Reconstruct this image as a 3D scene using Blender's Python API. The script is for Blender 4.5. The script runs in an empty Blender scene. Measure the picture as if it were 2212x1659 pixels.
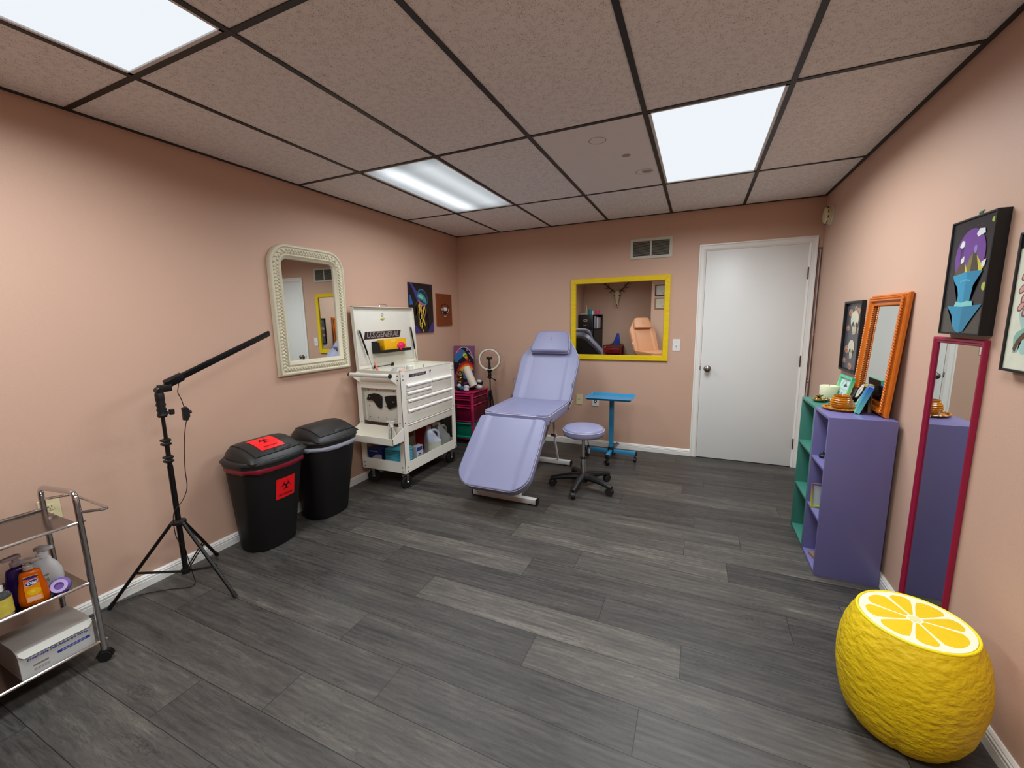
import bpy, bmesh, math, random
from mathutils import Vector, Matrix
random.seed(7)
PI = math.pi
C = bpy.context.scene.collection
V = Vector

# ------------------------------------------------------------------ materials
def lin(c):
    def f(x):
        x /= 255.0
        return x / 12.92 if x <= 0.04045 else ((x + 0.055) / 1.055) ** 2.4
    if isinstance(c, str):
        c = c.lstrip('#'); c = (int(c[0:2], 16), int(c[2:4], 16), int(c[4:6], 16))
    return (f(c[0]), f(c[1]), f(c[2]), 1.0)

_M = {}
def mat(name, col, rough=0.5, metal=0.0, spec=0.5, vary=0.05, scale=8.0, bump=0.0, bscale=60.0, trans=0.0, ior=1.45,
        emit=None, emit_s=0.0, coat=0.0, stretch=None, bdist=0.002, sheen=0.0, alpha=1.0):
    if name in _M: return _M[name]
    m = bpy.data.materials.new(name); m.use_nodes = True
    nt = m.node_tree; b = nt.nodes['Principled BSDF']
    col = lin(col)
    b.inputs['Roughness'].default_value = rough; b.inputs['Metallic'].default_value = metal
    b.inputs['Specular IOR Level'].default_value = spec; b.inputs['IOR'].default_value = ior
    b.inputs['Transmission Weight'].default_value = trans; b.inputs['Coat Weight'].default_value = coat
    b.inputs['Sheen Weight'].default_value = sheen; b.inputs['Alpha'].default_value = alpha
    tc = nt.nodes.new('ShaderNodeTexCoord'); src = tc.outputs['Object']
    if stretch:
        mp = nt.nodes.new('ShaderNodeMapping'); mp.inputs['Scale'].default_value = stretch
        nt.links.new(src, mp.inputs[0]); src = mp.outputs[0]
    n = nt.nodes.new('ShaderNodeTexNoise'); n.inputs['Scale'].default_value = scale; n.inputs['Detail'].default_value = 3
    nt.links.new(src, n.inputs['Vector'])
    mx = nt.nodes.new('ShaderNodeMix'); mx.data_type = 'RGBA'
    mx.inputs[6].default_value = tuple(max(0, c * (1 - vary)) for c in col[:3]) + (1,)
    mx.inputs[7].default_value = tuple(min(1, c * (1 + vary)) for c in col[:3]) + (1,)
    nt.links.new(n.outputs['Fac'], mx.inputs[0]); nt.links.new(mx.outputs[2], b.inputs['Base Color'])
    if bump:
        n2 = nt.nodes.new('ShaderNodeTexNoise'); n2.inputs['Scale'].default_value = bscale; n2.inputs['Detail'].default_value = 2
        nt.links.new(src, n2.inputs['Vector'])
        bp = nt.nodes.new('ShaderNodeBump'); bp.inputs['Strength'].default_value = bump; bp.inputs['Distance'].default_value = bdist
        nt.links.new(n2.outputs['Fac'], bp.inputs['Height']); nt.links.new(bp.outputs[0], b.inputs['Normal'])
    if emit:
        b.inputs['Emission Color'].default_value = lin(emit); b.inputs['Emission Strength'].default_value = emit_s
    _M[name] = m
    return m

# ------------------------------------------------------------------ mesh helpers
def merge(bm, t, M=None, mi=0):
    vs = {}
    for v in t.verts: vs[v] = bm.verts.new(M @ v.co if M else v.co)
    for f in t.faces:
        try:
            g = bm.faces.new([vs[v] for v in f.verts]); g.material_index = mi if mi is not None else f.material_index
            g.smooth = True
        except ValueError: pass
    t.free()
def new(): return bmesh.new()
def box(bm, lo, hi, bev=0.0, mi=0, M=None, seg=2):
    t = new(); bmesh.ops.create_cube(t, size=1.0)
    lo = V(lo); hi = V(hi); c = (lo + hi) / 2; s = hi - lo
    for v in t.verts: v.co = V((v.co.x * s.x, v.co.y * s.y, v.co.z * s.z)) + c
    if bev > 0:
        bmesh.ops.bevel(t, geom=list(t.edges), offset=min(bev, 0.49 * min(abs(s.x), abs(s.y), abs(s.z))), segments=seg, affect='EDGES', profile=0.5)
    merge(bm, t, M, mi)
def rings(bm, R, closed_u=True, cap0=True, cap1=True, mi=0, M=None, closed_v=False):
    rs = []
    for r in R: rs.append([bm.verts.new(M @ V(p) if M else V(p)) for p in r])
    n = len(rs[0]); fs = []
    m = len(rs) if closed_v else len(rs) - 1
    for i in range(m):
        a = rs[i]; b = rs[(i + 1) % len(rs)]
        for j in range(n if closed_u else n - 1):
            k = (j + 1) % n
            try:
                f = bm.faces.new((a[j], a[k], b[k], b[j])); f.material_index = mi; f.smooth = True; fs.append(f)
            except ValueError: pass
    if closed_u and not closed_v:
        for q, on in ((rs[0][::-1], cap0), (rs[-1], cap1)):
            if on:
                try:
                    f = bm.faces.new(q); f.material_index = mi; f.smooth = True
                except ValueError: pass
    return rs
def frame(d):
    d = V(d).normalized(); a = V((0, 0, 1)) if abs(d.z) < 0.9 else V((1, 0, 0))
    u = d.cross(a).normalized(); return u, d.cross(u).normalized()
def cyl(bm, p0, p1, r0, r1=None, seg=20, mi=0, caps=True, M=None, bev=0.0):
    r1 = r0 if r1 is None else r1; p0 = V(p0); p1 = V(p1); u, w = frame(p1 - p0); d = (p1 - p0).normalized()
    def ring(c, r): return [c + (u * math.cos(2 * PI * i / seg) + w * math.sin(2 * PI * i / seg)) * r for i in range(seg)]
    if bev > 0:
        R = [ring(p0, r0 - bev), ring(p0 + d * bev, r0), ring(p1 - d * bev, r1), ring(p1, r1 - bev)]
    else: R = [ring(p0, r0), ring(p1, r1)]
    rings(bm, R, True, caps, caps, mi, M)
def fillet(P, r, n=5):
    P = [V(p) for p in P]; out = [P[0]]
    for i in range(1, len(P) - 1):
        a = P[i - 1] - P[i]; b = P[i + 1] - P[i]; q = min(r, a.length * 0.49, b.length * 0.49)
        A = P[i] + a.normalized() * q; B = P[i] + b.normalized() * q
        for k in range(n + 1):
            t = k / n; out.append(A * (1 - t) ** 2 + P[i] * 2 * t * (1 - t) + B * t * t)
    out.append(P[-1]); return out
def tube(bm, P, r, seg=10, closed=False, mi=0, M=None, caps=True, rad=None, sx=1.0):
    P = [V(p) for p in P]; n = len(P); R = []; up = None
    for i in range(n):
        if closed: d = P[(i + 1) % n] - P[i - 1]
        else: d = P[min(i + 1, n - 1)] - P[max(i - 1, 0)]
        if d.length < 1e-9: d = V((0, 0, 1))
        d.normalize()
        if up is None: u, w = frame(d)
        else:
            u = up - d * up.dot(d)
            if u.length < 1e-6: u, w = frame(d)
            u.normalize(); w = d.cross(u).normalized()
        up = u; rr = rad[i] if rad else r
        R.append([P[i] + (u * math.cos(2 * PI * k / seg) * sx + w * math.sin(2 * PI * k / seg)) * rr for k in range(seg)])
    rings(bm, R, True, caps, caps, mi, M, closed_v=closed)
def lathe(bm, prof, c=(0, 0, 0), seg=32, mi=0, M=None, sx=1.0, sy=1.0, cap0=True, cap1=True, mod=None):
    c = V(c); R = []
    for r, z in prof:
        R.append([c + V((r * (mod(a, z) if mod else 1) * math.cos(a) * sx, r * (mod(a, z) if mod else 1) * math.sin(a) * sy, z)) for a in [2 * PI * i / seg for i in range(seg)]])
    rings(bm, R, True, cap0, cap1, mi, M)
def prism(bm, poly, z0, z1, mi=0, M=None, bev=0.0):
    if bev > 0:
        cx = sum(p[0] for p in poly) / len(poly); cy = sum(p[1] for p in poly) / len(poly)
        mr = max(math.hypot(p[0] - cx, p[1] - cy) for p in poly)
        def sc(k): return [(cx + (p[0] - cx) * k, cy + (p[1] - cy) * k) for p in poly]
        q = 1 - bev / mr
        R = [[(x, y, z0) for x, y in sc(q)], [(x, y, z0 + bev) for x, y in poly], [(x, y, z1 - bev) for x, y in poly], [(x, y, z1) for x, y in sc(q)]]
    else: R = [[(x, y, z0) for x, y in poly], [(x, y, z1) for x, y in poly]]
    rings(bm, R, True, True, True, mi, M)
def rrect(w, h, r, n=6, cx=0, cy=0):
    P = []
    for sx, sy, a0 in ((1, 1, 0), (-1, 1, 90), (-1, -1, 180), (1, -1, 270)):
        for k in range(n + 1):
            a = math.radians(a0 + 90 * k / n)
            P.append((cx + sx * (w / 2 - r) + r * math.cos(a), cy + sy * (h / 2 - r) + r * math.sin(a)))
    return P
def sphere(bm, c, r, mi=0, sc=(1, 1, 1), seg=20, rg=12, M=None):
    t = new(); bmesh.ops.create_uvsphere(t, u_segments=seg, v_segments=rg, radius=1.0)
    for v in t.verts: v.co = V((v.co.x * sc[0] * r, v.co.y * sc[1] * r, v.co.z * sc[2] * r)) + V(c)
    merge(bm, t, M, mi)
def basis(o, x, y):
    x = V(x).normalized(); y = V(y).normalized(); z = x.cross(y).normalized()
    m = Matrix.Identity(4)
    for i in range(3): m[i][0] = x[i]; m[i][1] = y[i]; m[i][2] = z[i]; m[i][3] = o[i]
    return m
def Rz(a): return Matrix.Rotation(a, 4, 'Z')
def Tr(*p): return Matrix.Translation(V(p))

# ------------------------------------------------------------------ object helpers
def rootof(o):
    while o.parent: o = o.parent
    return o
def obj(name, bm, mats, parent=None, kind=None, smooth=35.0, label=None, recalc=True):
    if recalc: bmesh.ops.recalc_face_normals(bm, faces=bm.faces)
    if parent is not None:
        bmesh.ops.translate(bm, verts=bm.verts, vec=-rootof(parent).location)
    ang = math.radians(smooth)
    for e in bm.edges:
        if len(e.link_faces) == 2:
            if e.calc_face_angle(0) > ang: e.smooth = False
    me = bpy.data.meshes.new(name); bm.to_mesh(me); bm.free()
    for m in (mats if isinstance(mats, (list, tuple)) else [mats]): me.materials.append(m)
    o = bpy.data.objects.new(name, me); C.objects.link(o)
    if parent is not None: o.parent = parent
    if kind: o['kind'] = kind
    if label: o['label'] = label
    return o
def tag(o, label, cat, group=None):
    o['label'] = label; o['category'] = cat
    if group: o['group'] = group
    return o
def thing(name, label, cat, loc=(0, 0, 0), group=None):
    o = bpy.data.objects.new(name, None); o.empty_display_size = 0.05; C.objects.link(o); o.location = loc
    return tag(o, label, cat, group)
def single(name, bm, mats, label, cat, loc, group=None, smooth=35.0):
    # one mesh, origin at its base
    bmesh.ops.translate(bm, verts=bm.verts, vec=-V(loc))
    o = obj(name, bm, mats, None, smooth=smooth); o.location = loc
    return tag(o, label, cat, group)
def struct(name, bm, mats, parent=None, smooth=35.0):
    return obj(name, bm, mats, parent, kind='structure', smooth=smooth)
def text(name, s, size, o, x, y, m, parent, shear=0.0, depth=0.0004, off=0.0, align='CENTER', sx=1.0):
    cu = bpy.data.curves.new(name, 'FONT'); cu.body = s; cu.size = size; cu.shear = shear; cu.extrude = depth; cu.offset = off
    cu.align_x = align; cu.align_y = 'CENTER'; cu.resolution_u = 3
    t = bpy.data.objects.new(name, cu); C.objects.link(t)
    bpy.context.view_layer.update()
    me = bpy.data.meshes.new_from_object(t.evaluated_get(bpy.context.evaluated_depsgraph_get()))
    bpy.data.objects.remove(t)
    M = basis(o, x, y) @ Matrix.Diagonal((sx, 1, 1, 1))
    me.transform(M)
    if parent is not None: me.transform(Matrix.Translation(-rootof(parent).location))
    me.materials.clear(); me.materials.append(m); me.name = name
    ob = bpy.data.objects.new(name, me); C.objects.link(ob); ob.parent = parent
    return ob
# flat painted shapes: polys in a (w,h) plane, layered a fraction of a millimetre apart
def ell(cx, cy, rx, ry, rot=0, n=28, a0=0, a1=360):
    P = []; full = abs(a1 - a0) >= 360
    for i in range(n if full else n + 1):
        a = math.radians(a0 + (a1 - a0) * i / n); x = rx * math.cos(a); y = ry * math.sin(a); q = math.radians(rot)
        P.append((cx + x * math.cos(q) - y * math.sin(q), cy + x * math.sin(q) + y * math.cos(q)))
    return P
def stroke(P, w, w1=None):
    w1 = w if w1 is None else w1; L = []; R = []
    for i, p in enumerate(P):
        a = P[max(0, i - 1)]; b = P[min(len(P) - 1, i + 1)]; d = (b[0] - a[0], b[1] - a[1]); l = math.hypot(*d) or 1
        n = (-d[1] / l, d[0] / l); k = (w + (w1 - w) * i / (len(P) - 1)) / 2
        L.append((p[0] + n[0] * k, p[1] + n[1] * k)); R.append((p[0] - n[0] * k, p[1] - n[1] * k))
    return L + R[::-1]
def ringp(cx, cy, rx, ry, w, n=32, a0=0, a1=360, rot=0):
    o = ell(cx, cy, rx, ry, rot, n, a0, a1 - 0.01); i = ell(cx, cy, rx - w, ry - w, rot, n, a0, a1 - 0.01)
    return ('strip', o, i)
def artwork(name, M, w, h, patches, parent, base='#222222', rough=0.45, step=0.00004, canvas=True):
    bm = new(); cols = [base]
    if canvas: P0 = [(0, 0), (1, 0), (1, 1), (0, 1)]; lst = [(base, P0)] + list(patches)
    else: lst = list(patches)
    z = 0
    if canvas: lst = [(c, P if P[0] == 'strip' else [(min(1, max(0, x)), min(1, max(0, y))) for x, y in P]) for c, P in lst]
    for col, P in lst:
        if col not in cols: cols.append(col)
        mi = cols.index(col); z += step
        if P[0] == 'strip':
            A = [bm.verts.new(M @ V((x * w, y * h, z))) for x, y in P[1]]; B = [bm.verts.new(M @ V((x * w, y * h, z))) for x, y in P[2]]
            for k in range(len(A) - 1):
                f = bm.faces.new((A[k], A[k + 1], B[k + 1], B[k])); f.material_index = mi
        else:
            f = bm.faces.new([bm.verts.new(M @ V((x * w, y * h, z))) for x, y in P]); f.material_index = mi
    bmesh.ops.triangulate(bm, faces=bm.faces)
    ms = [mat('paint ' + c, c, rough=rough, vary=0.12, scale=30) for c in cols]
    return obj(name, bm, ms, parent, smooth=180, recalc=False)

# moulded picture/mirror frame: profile (inset, height) swept round a rectangle with mitred corners; M maps (x right, y up, z out)
def mframe(bm, M, w, h, prof, mi=0):
    R = []
    for ins, z in prof:
        R.append([(ins, ins, z), (w - ins, ins, z), (w - ins, h - ins, z), (ins, h - ins, z)])
    rings(bm, R, True, False, False, mi, M, closed_v=True)

# ------------------------------------------------------------------ constants of the room
W, H = 3.637, 2.40
YR, YE, XE = -6.10, -5.35, 1.715
X1 = 0.583; TY = [0, -0.957, -2.177, -3.397, -4.617, -5.837]

# ------------------------------------------------------------------ camera
def camera():
    f = 892.913; yaw, pitch, roll = 0.42318, -0.15474, 0.01734
    B = Matrix(((1, 0, 0), (0, 0, -1), (0, 1, 0)))
    cy, sy = math.cos(yaw), math.sin(yaw); Z = Matrix(((cy, sy, 0), (-sy, cy, 0), (0, 0, 1)))
    cp, sp = math.cos(pitch), math.sin(pitch); X = Matrix(((1, 0, 0), (0, cp, sp), (0, -sp, cp)))
    cr, sr = math.cos(roll), math.sin(roll); Q = Matrix(((cr, sr, 0), (-sr, cr, 0), (0, 0, 1)))
    R = Q @ X @ B @ Z                       # world -> (right, down, forward)
    right, down, fwd = R[0], R[1], R[2]
    m = Matrix.Identity(4)
    for i in range(3): m[i][0] = right[i]; m[i][1] = -down[i]; m[i][2] = -fwd[i]
    m[0][3], m[1][3], m[2][3] = 2.70181, -4.45415, 1.41176
    cd = bpy.data.cameras.new('camera'); cd.sensor_width = 36; cd.lens = f / 2212 * 36; cd.clip_start = 0.02
    co = bpy.data.objects.new('camera', cd); C.objects.link(co); co.matrix_world = m
    bpy.context.scene.camera = co
camera()

# ------------------------------------------------------------------ shared materials
WALL = mat('pink eggshell wall paint', '#C6A48F', rough=0.5, spec=0.35, vary=0.03, scale=3, bump=0.35, bscale=220, bdist=0.0012)
TRIM = mat('white trim paint', '#E6E6E0', rough=0.35, vary=0.02)
DOORM = mat('white door paint', '#DFE1DD', rough=0.38, vary=0.03, scale=2, bump=0.06, bscale=50)
BLACKP = mat('black plastic', '#101010', rough=0.45, vary=0.1)
BLACKS = mat('satin black metal', '#0B0B0B', rough=0.35, vary=0.1)
CHROME = mat('chrome', '#C9C9C9', rough=0.12, metal=1.0, vary=0.03)
STEEL = mat('brushed steel', '#A9A9A6', rough=0.28, metal=1.0, vary=0.06, stretch=(1, 30, 1))
MIRROR = mat('silvered mirror glass', '#E2E6E4', rough=0.0, metal=1.0, vary=0.005)
RUBBER = mat('black rubber', '#0A0A0A', rough=0.7)
IVORY = mat('ivory plastic', '#D8CDA0', rough=0.4)
WHITEP = mat('white plastic', '#E0E0DC', rough=0.35)
LILAC = mat('lilac vinyl', '#8183A2', rough=0.42, vary=0.03, bump=0.15, bscale=400, bdist=0.0005)
GLASS = mat('clear plastic', '#F4F6F4', rough=0.05, trans=0.95, ior=1.3, vary=0.0)

# ------------------------------------------------------------------ room shell
def room():
    t = 0.1
    def wb(n, lo, hi):
        bm = new(); box(bm, lo, hi); struct(n, bm, WALL)
    wb('wall_left', (-t, YR - t, 0), (0, t, H + .05))
    wb('wall_back', (0, 0, 0), (W + t, t, H + .05))
    wb('wall_right', (W, YE - t, 0), (W + t, 0, H + .05))
    wb('wall_rear', (0, YR - t, 0), (XE, YR, H + .05))
    bm = new(); box(bm, (XE, YR - t, 0), (W + t, YE, H + .05)); struct('wall_partition', bm, WALL)
    # floor: one face per plank, joints where the photo has them
    bm = new(); uv = bm.loops.layers.uv.new('plank'); rn = bm.loops.layers.color.new('rnd')
    known = {-2: 1.294, -1: 1.647, 0: 1.29, 1: 2.098, 2: 2.698, 3: 2.332, 4: 1.865, 5: 2.113, 6: 2.911, 7: 2.683}
    PW, PL = 0.187, 1.278; rr = random.Random(11)
    k = -16
    while True:
        y0 = -3.262 + k * PW; y1 = y0 + PW
        if y0 > 0.0: break
        x = known.get(k, rr.random() * PL); x -= PL * math.ceil((x + 0.2) / PL)
        while x < W + 0.1:
            a, b = max(x, -0.05), min(x + PL, W + 0.05)
            c, d = max(y0, YR - .05), min(y1, 0.05)
            if b > a and d > c:
                f = bm.faces.new([bm.verts.new(p) for p in ((a, c, 0), (b, c, 0), (b, d, 0), (a, d, 0))])
                v = (rr.random(), rr.random(), rr.random(), 1)
                for lp in f.loops:
                    lp[uv].uv = ((lp.vert.co.x - x) / PL, (lp.vert.co.y - y0) / PW); lp[rn] = v
            x += PL
        k += 1
    m = bpy.data.materials.new('dark grey oak laminate planks'); m.use_nodes = True; nt = m.node_tree; N = nt.nodes; L = nt.links
    b = N['Principled BSDF']
    u = N.new('ShaderNodeUVMap'); u.uv_map = 'plank'; ca = N.new('ShaderNodeVertexColor'); ca.layer_name = 'rnd'
    def mth(op, a, c=None, d=None):
        n = N.new('ShaderNodeMath'); n.operation = op
        for i, q in enumerate((a, c, d)):
            if q is None: continue
            if isinstance(q, (int, float)): n.inputs[i].default_value = q
            else: L.new(q, n.inputs[i])
        return n.outputs[0]
    sep = N.new('ShaderNodeSeparateXYZ'); L.new(u.outputs[0], sep.inputs[0])
    sc = N.new('ShaderNodeSeparateColor'); L.new(ca.outputs[0], sc.inputs[0])
    comb = N.new('ShaderNodeCombineXYZ')
    L.new(mth('ADD', mth('MULTIPLY', sep.outputs[0], PL * 1.5), mth('MULTIPLY', sc.outputs[0], 40)), comb.inputs[0])
    L.new(mth('ADD', mth('MULTIPLY', sep.outputs[1], PW * 12), mth('MULTIPLY', sc.outputs[1], 40)), comb.inputs[1])
    L.new(mth('MULTIPLY', sc.outputs[2], 9), comb.inputs[2])
    def noise(scale, det, dist=0.0, rough=0.6):
        n = N.new('ShaderNodeTexNoise'); n.inputs['Scale'].default_value = scale; n.inputs['Detail'].default_value = det
        n.inputs['Distortion'].default_value = dist; n.inputs['Roughness'].default_value = rough; L.new(comb.outputs[0], n.inputs['Vector']); return n.outputs['Fac']
    g1 = noise(1.3, 3, 0.6); g2 = noise(5, 6, 1.2, 0.7); g3 = noise(26, 3, 0.0, 0.5)
    wv = N.new('ShaderNodeTexWave'); wv.wave_type = 'RINGS'; wv.inputs['Scale'].default_value = 1.1; wv.inputs['Distortion'].default_value = 5
    wv.inputs['Detail'].default_value = 3; L.new(comb.outputs[0], wv.inputs['Vector'])
    s = mth('ADD', mth('ADD', mth('MULTIPLY', g1, 0.56), mth('MULTIPLY', g2, 0.46)), mth('ADD', mth('MULTIPLY', g3, 0.16), mth('MULTIPLY', wv.outputs[0], 0.06)))
    s = mth('ADD', s, mth('MULTIPLY', mth('SUBTRACT', sc.outputs[2], 0.5), 0.19))
    # sparse dark splits along the grain and a few knots
    ck = noise(1.7, 5, 2.2, 0.65); spl = mth('MULTIPLY', mth('LESS_THAN', mth('ABSOLUTE', mth('SUBTRACT', ck, 0.5)), 0.012), mth('GREATER_THAN', g1, 0.52))
    cb2 = N.new('ShaderNodeCombineXYZ')
    L.new(mth('ADD', mth('MULTIPLY', sep.outputs[0], PL * 4.5), mth('MULTIPLY', sc.outputs[0], 60)), cb2.inputs[0]); L.new(mth('ADD', mth('MULTIPLY', sep.outputs[1], PW * 9), mth('MULTIPLY', sc.outputs[1], 60)), cb2.inputs[1])
    vo = N.new('ShaderNodeTexVoronoi'); vo.inputs['Scale'].default_value = 0.55; vo.voronoi_dimensions = '2D'; L.new(cb2.outputs[0], vo.inputs['Vector'])
    kd = mth('ADD', vo.outputs['Distance'], mth('MULTIPLY', mth('SUBTRACT', g2, 0.5), 0.30)); vs = N.new('ShaderNodeSeparateColor'); L.new(vo.outputs['Color'], vs.inputs[0]); fall = mth('MULTIPLY', mth('MAXIMUM', mth('SUBTRACT', 1.0, mth('MULTIPLY', kd, 3.6)), 0.0), mth('GREATER_THAN', vs.outputs[0], 0.86))
    knot = mth('MULTIPLY', fall, mth('ADD', mth('MULTIPLY', mth('SINE', mth('MULTIPLY', kd, 95.0)), 0.5), 0.5))
    s = mth('SUBTRACT', s, mth('ADD', mth('MULTIPLY', spl, 0.10), mth('MULTIPLY', knot, 0.14)))
    cr = N.new('ShaderNodeValToRGB'); L.new(s, cr.inputs[0]); e = cr.color_ramp
    e.elements[0].position = 0.36; e.elements[0].color = lin('#242321'); e.elements[1].position = 0.86; e.elements[1].color = lin('#6E6961')
    q = e.elements.new(0.50); q.color = lin('#393734'); q = e.elements.new(0.64); q.color = lin('#494641'); q = e.elements.new(0.74); q.color = lin('#57534C')
    # seams
    ex = mth('MULTIPLY', mth('MINIMUM', sep.outputs[0], mth('SUBTRACT', 1.0, sep.outputs[0])), PL)
    ey = mth('MULTIPLY', mth('MINIMUM', sep.outputs[1], mth('SUBTRACT', 1.0, sep.outputs[1])), PW)
    ed = mth('MINIMUM', ex, ey); sm = mth('LESS_THAN', ed, 0.0014)
    mx = N.new('ShaderNodeMix'); mx.data_type = 'RGBA'; L.new(mth('MULTIPLY', sm, 0.88), mx.inputs[0]); L.new(cr.outputs[0], mx.inputs[6]); mx.inputs[7].default_value = (0.004, 0.004, 0.004, 1)
    L.new(mx.outputs[2], b.inputs['Base Color'])
    L.new(mth('ADD', 0.36, mth('MULTIPLY', g2, 0.22)), b.inputs['Roughness'])
    b.inputs['Specular IOR Level'].default_value = 0.45
    bp = N.new('ShaderNodeBump'); bp.inputs['Strength'].default_value = 0.35; bp.inputs['Distance'].default_value = 0.0015
    L.new(mth('SUBTRACT', g2, mth('MULTIPLY', sm, 1.5)), bp.inputs['Height']); L.new(bp.outputs[0], b.inputs['Normal'])
    struct('floor', bm, m, smooth=180)
room()

# ------------------------------------------------------------------ ceiling
def ceiling():
    m = bpy.data.materials.new('mineral fibre ceiling tile'); m.use_nodes = True; nt = m.node_tree; N = nt.nodes; L = nt.links; b = N['Principled BSDF']
    tc = N.new('ShaderNodeTexCoord')
    def noise(s, d, rough=0.5, dist=0.0):
        n = N.new('ShaderNodeTexNoise'); n.inputs['Scale'].default_value = s; n.inputs['Detail'].default_value = d
        n.inputs['Roughness'].default_value = rough; n.inputs['Distortion'].default_value = dist; L.new(tc.outputs['Object'], n.inputs['Vector']); return n.outputs['Fac']
    def mth(op, a, c):
        n = N.new('ShaderNodeMath'); n.operation = op
        for i, q in enumerate((a, c)):
            if isinstance(q, (int, float)): n.inputs[i].default_value = q
            else: L.new(q, n.inputs[i])
        return n.outputs[0]
    a = noise(95, 2, 0.6, 1.2); c = noise(230, 1); 
    f1 = mth('LESS_THAN', mth('ABSOLUTE', mth('SUBTRACT', a, 0.5), 0.0), 0.010)      # short worm tracks
    g = noise(38, 2); f1 = mth('MULTIPLY', f1, mth('GREATER_THAN', g, 0.49))
    f2 = mth('GREATER_THAN', c, 0.70)                                                  # pin holes
    f = mth('MINIMUM', mth('ADD', mth('MULTIPLY', f1, 0.75), f2), 1.0)
    mx = N.new('ShaderNodeMix'); mx.data_type = 'RGBA'; L.new(f, mx.inputs[0]); mx.inputs[6].default_value = lin('#EBEAE8'); mx.inputs[7].default_value = lin('#544A44')
    L.new(mx.outputs[2], b.inputs['Base Color']); b.inputs['Roughness'].default_value = 0.95; b.inputs['Specular IOR Level'].default_value = 0.1
    bp = N.new('ShaderNodeBump'); bp.inputs['Strength'].default_value = 0.6; bp.inputs['Distance'].default_value = 0.003
    L.new(mth('SUBTRACT', noise(55, 4), f), bp.inputs['Height']); L.new(bp.outputs[0], b.inputs['Normal'])
    plain = mat('smooth replacement ceiling tile', '#E6E4E2', rough=0.9, spec=0.1, vary=0.02, bump=0.3, bscale=90)
    stain = mat('tile water stain', '#A69C94', rough=0.9, spec=0.1); stain2 = mat('tile stain ring', '#B0A69E', rough=0.9, spec=0.1)
    bm = new()
    xs = [0, X1, X1 + .61, X1 + 1.22, X1 + 1.83, X1 + 2.44, W]; ys = TY + [YR]
    lights = {(1, 1), (4, 1), (1, 3), (4, 3)}
    for i in range(6):
        for j in range(6):
            if (i, j) in lights: continue
            y0, y1 = ys[j + 1], ys[j]
            f = bm.faces.new([bm.verts.new(p) for p in ((xs[i], y0, H), (xs[i], y1, H), (xs[i + 1], y1, H), (xs[i + 1], y0, H))])
            f.material_index = 1 if (i, j) in ((3, 1), (3, 0), (1, 0), (2, 0)) and (i, j) == (3, 1) else 0
    for (cx, cy, r, w, mi) in ((2.13, -1.955, .050, .006, 3), (2.243, -1.66, .027, .027, 2), (2.31, -1.31, .058, .006, 3), (2.325, -1.31, .032, .032, 2)):
        s, o, q = ringp(cx, cy, r, r, w, 20)
        A = [bm.verts.new((x, y, H - .0006)) for x, y in o]
        if w >= r: f = bm.faces.new(A); f.material_index = mi
        else:
            B = [bm.verts.new((x, y, H - .0006)) for x, y in q]
            for k in range(20): f = bm.faces.new((A[k], A[(k + 1) % 20], B[(k + 1) % 20], B[k])); f.material_index = mi
    for f in bm.faces:
        f.normal_update()
        if f.normal.z > 0: f.normal_flip()
    obj('ceiling', bm, [m, plain, stain, stain2], kind='structure', smooth=180, recalc=False)
    # slab above
    bm = new(); box(bm, (-.1, YR - .1, H + .12), (W + .1, .1, H + .2)); struct('ceiling_slab', bm, plain)
    # black T-bar grid and wall angle
    grid = mat('black painted ceiling grid', '#1C1716', rough=0.45, vary=0.05)
    bm = new(); t = .0115
    for x in xs[1:-1]: box(bm, (x - t, YR if x < XE else YE, H - .004), (x + t, 0, H + .03))
    for y in ys[1:-1]: box(bm, (0, y - t, H - .0035), (W if y > YE else XE, y + t, H + .03))
    w = .021
    box(bm, (0, YR, H - .005), (w, 0, H)); box(bm, (W - w, YE, H - .005), (W, 0, H)); box(bm, (0, -w, H - .005), (W, 0, H))
    box(bm, (0, YR, H - .005), (XE, YR + w, H)); box(bm, (XE, YE, H - .005), (W, YE + w, H))
    struct('trim_1', bm, grid)
    # troffers
    flange = mat('white enamel light frame', '#D8D8D8', rough=0.4)
    def panel(x0, y0, y1, em, label, grp=None, pw=1.0):
        r = thing('ceiling_light', label, 'light', ((x0 + x0 + .61) / 2, (y0 + y1) / 2, H), grp)
        e = .0115; a, bq, c, d = x0 + e, x0 + .61 - e, y0 + e, y1 - e; fl = .014
        bm = new()
        box(bm, (a, c, H - .002), (a + fl, d, H + .02)); box(bm, (bq - fl, c, H - .002), (bq, d, H + .02))
        box(bm, (a, c, H - .002), (bq, c + fl, H + .02)); box(bm, (a, d - fl, H - .002), (bq, d, H + .02))
        box(bm, (a, c, H + .02), (bq, d, H + .1)) if False else None
        obj('light_frame', bm, flange, r)
        bm = new()
        f = bm.faces.new([bm.verts.new(p) for p in ((a + fl, c + fl, H + .004), (a + fl, d - fl, H + .004), (bq - fl, d - fl, H + .004), (bq - fl, c + fl, H + .004))])
        obj('diffuser', bm, em, r, recalc=False)
        bm = new(); box(bm, (a, c, H + .03), (bq, d, H + .10)); obj('housing', bm, flange, r)
        ld = bpy.data.lights.new('troffer_lamp', 'AREA'); ld.shape = 'RECTANGLE'; ld.size = .56; ld.size_y = 1.17; ld.energy = (PD if em is ED else PB) * pw
        ld.spread = math.radians(SPREAD); ld.color = lin(LCOL)[:3]
        lo = bpy.data.objects.new('troffer_lamp', ld); C.objects.link(lo); lo.parent = r; lo.location = (0, 0, -.003)
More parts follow.
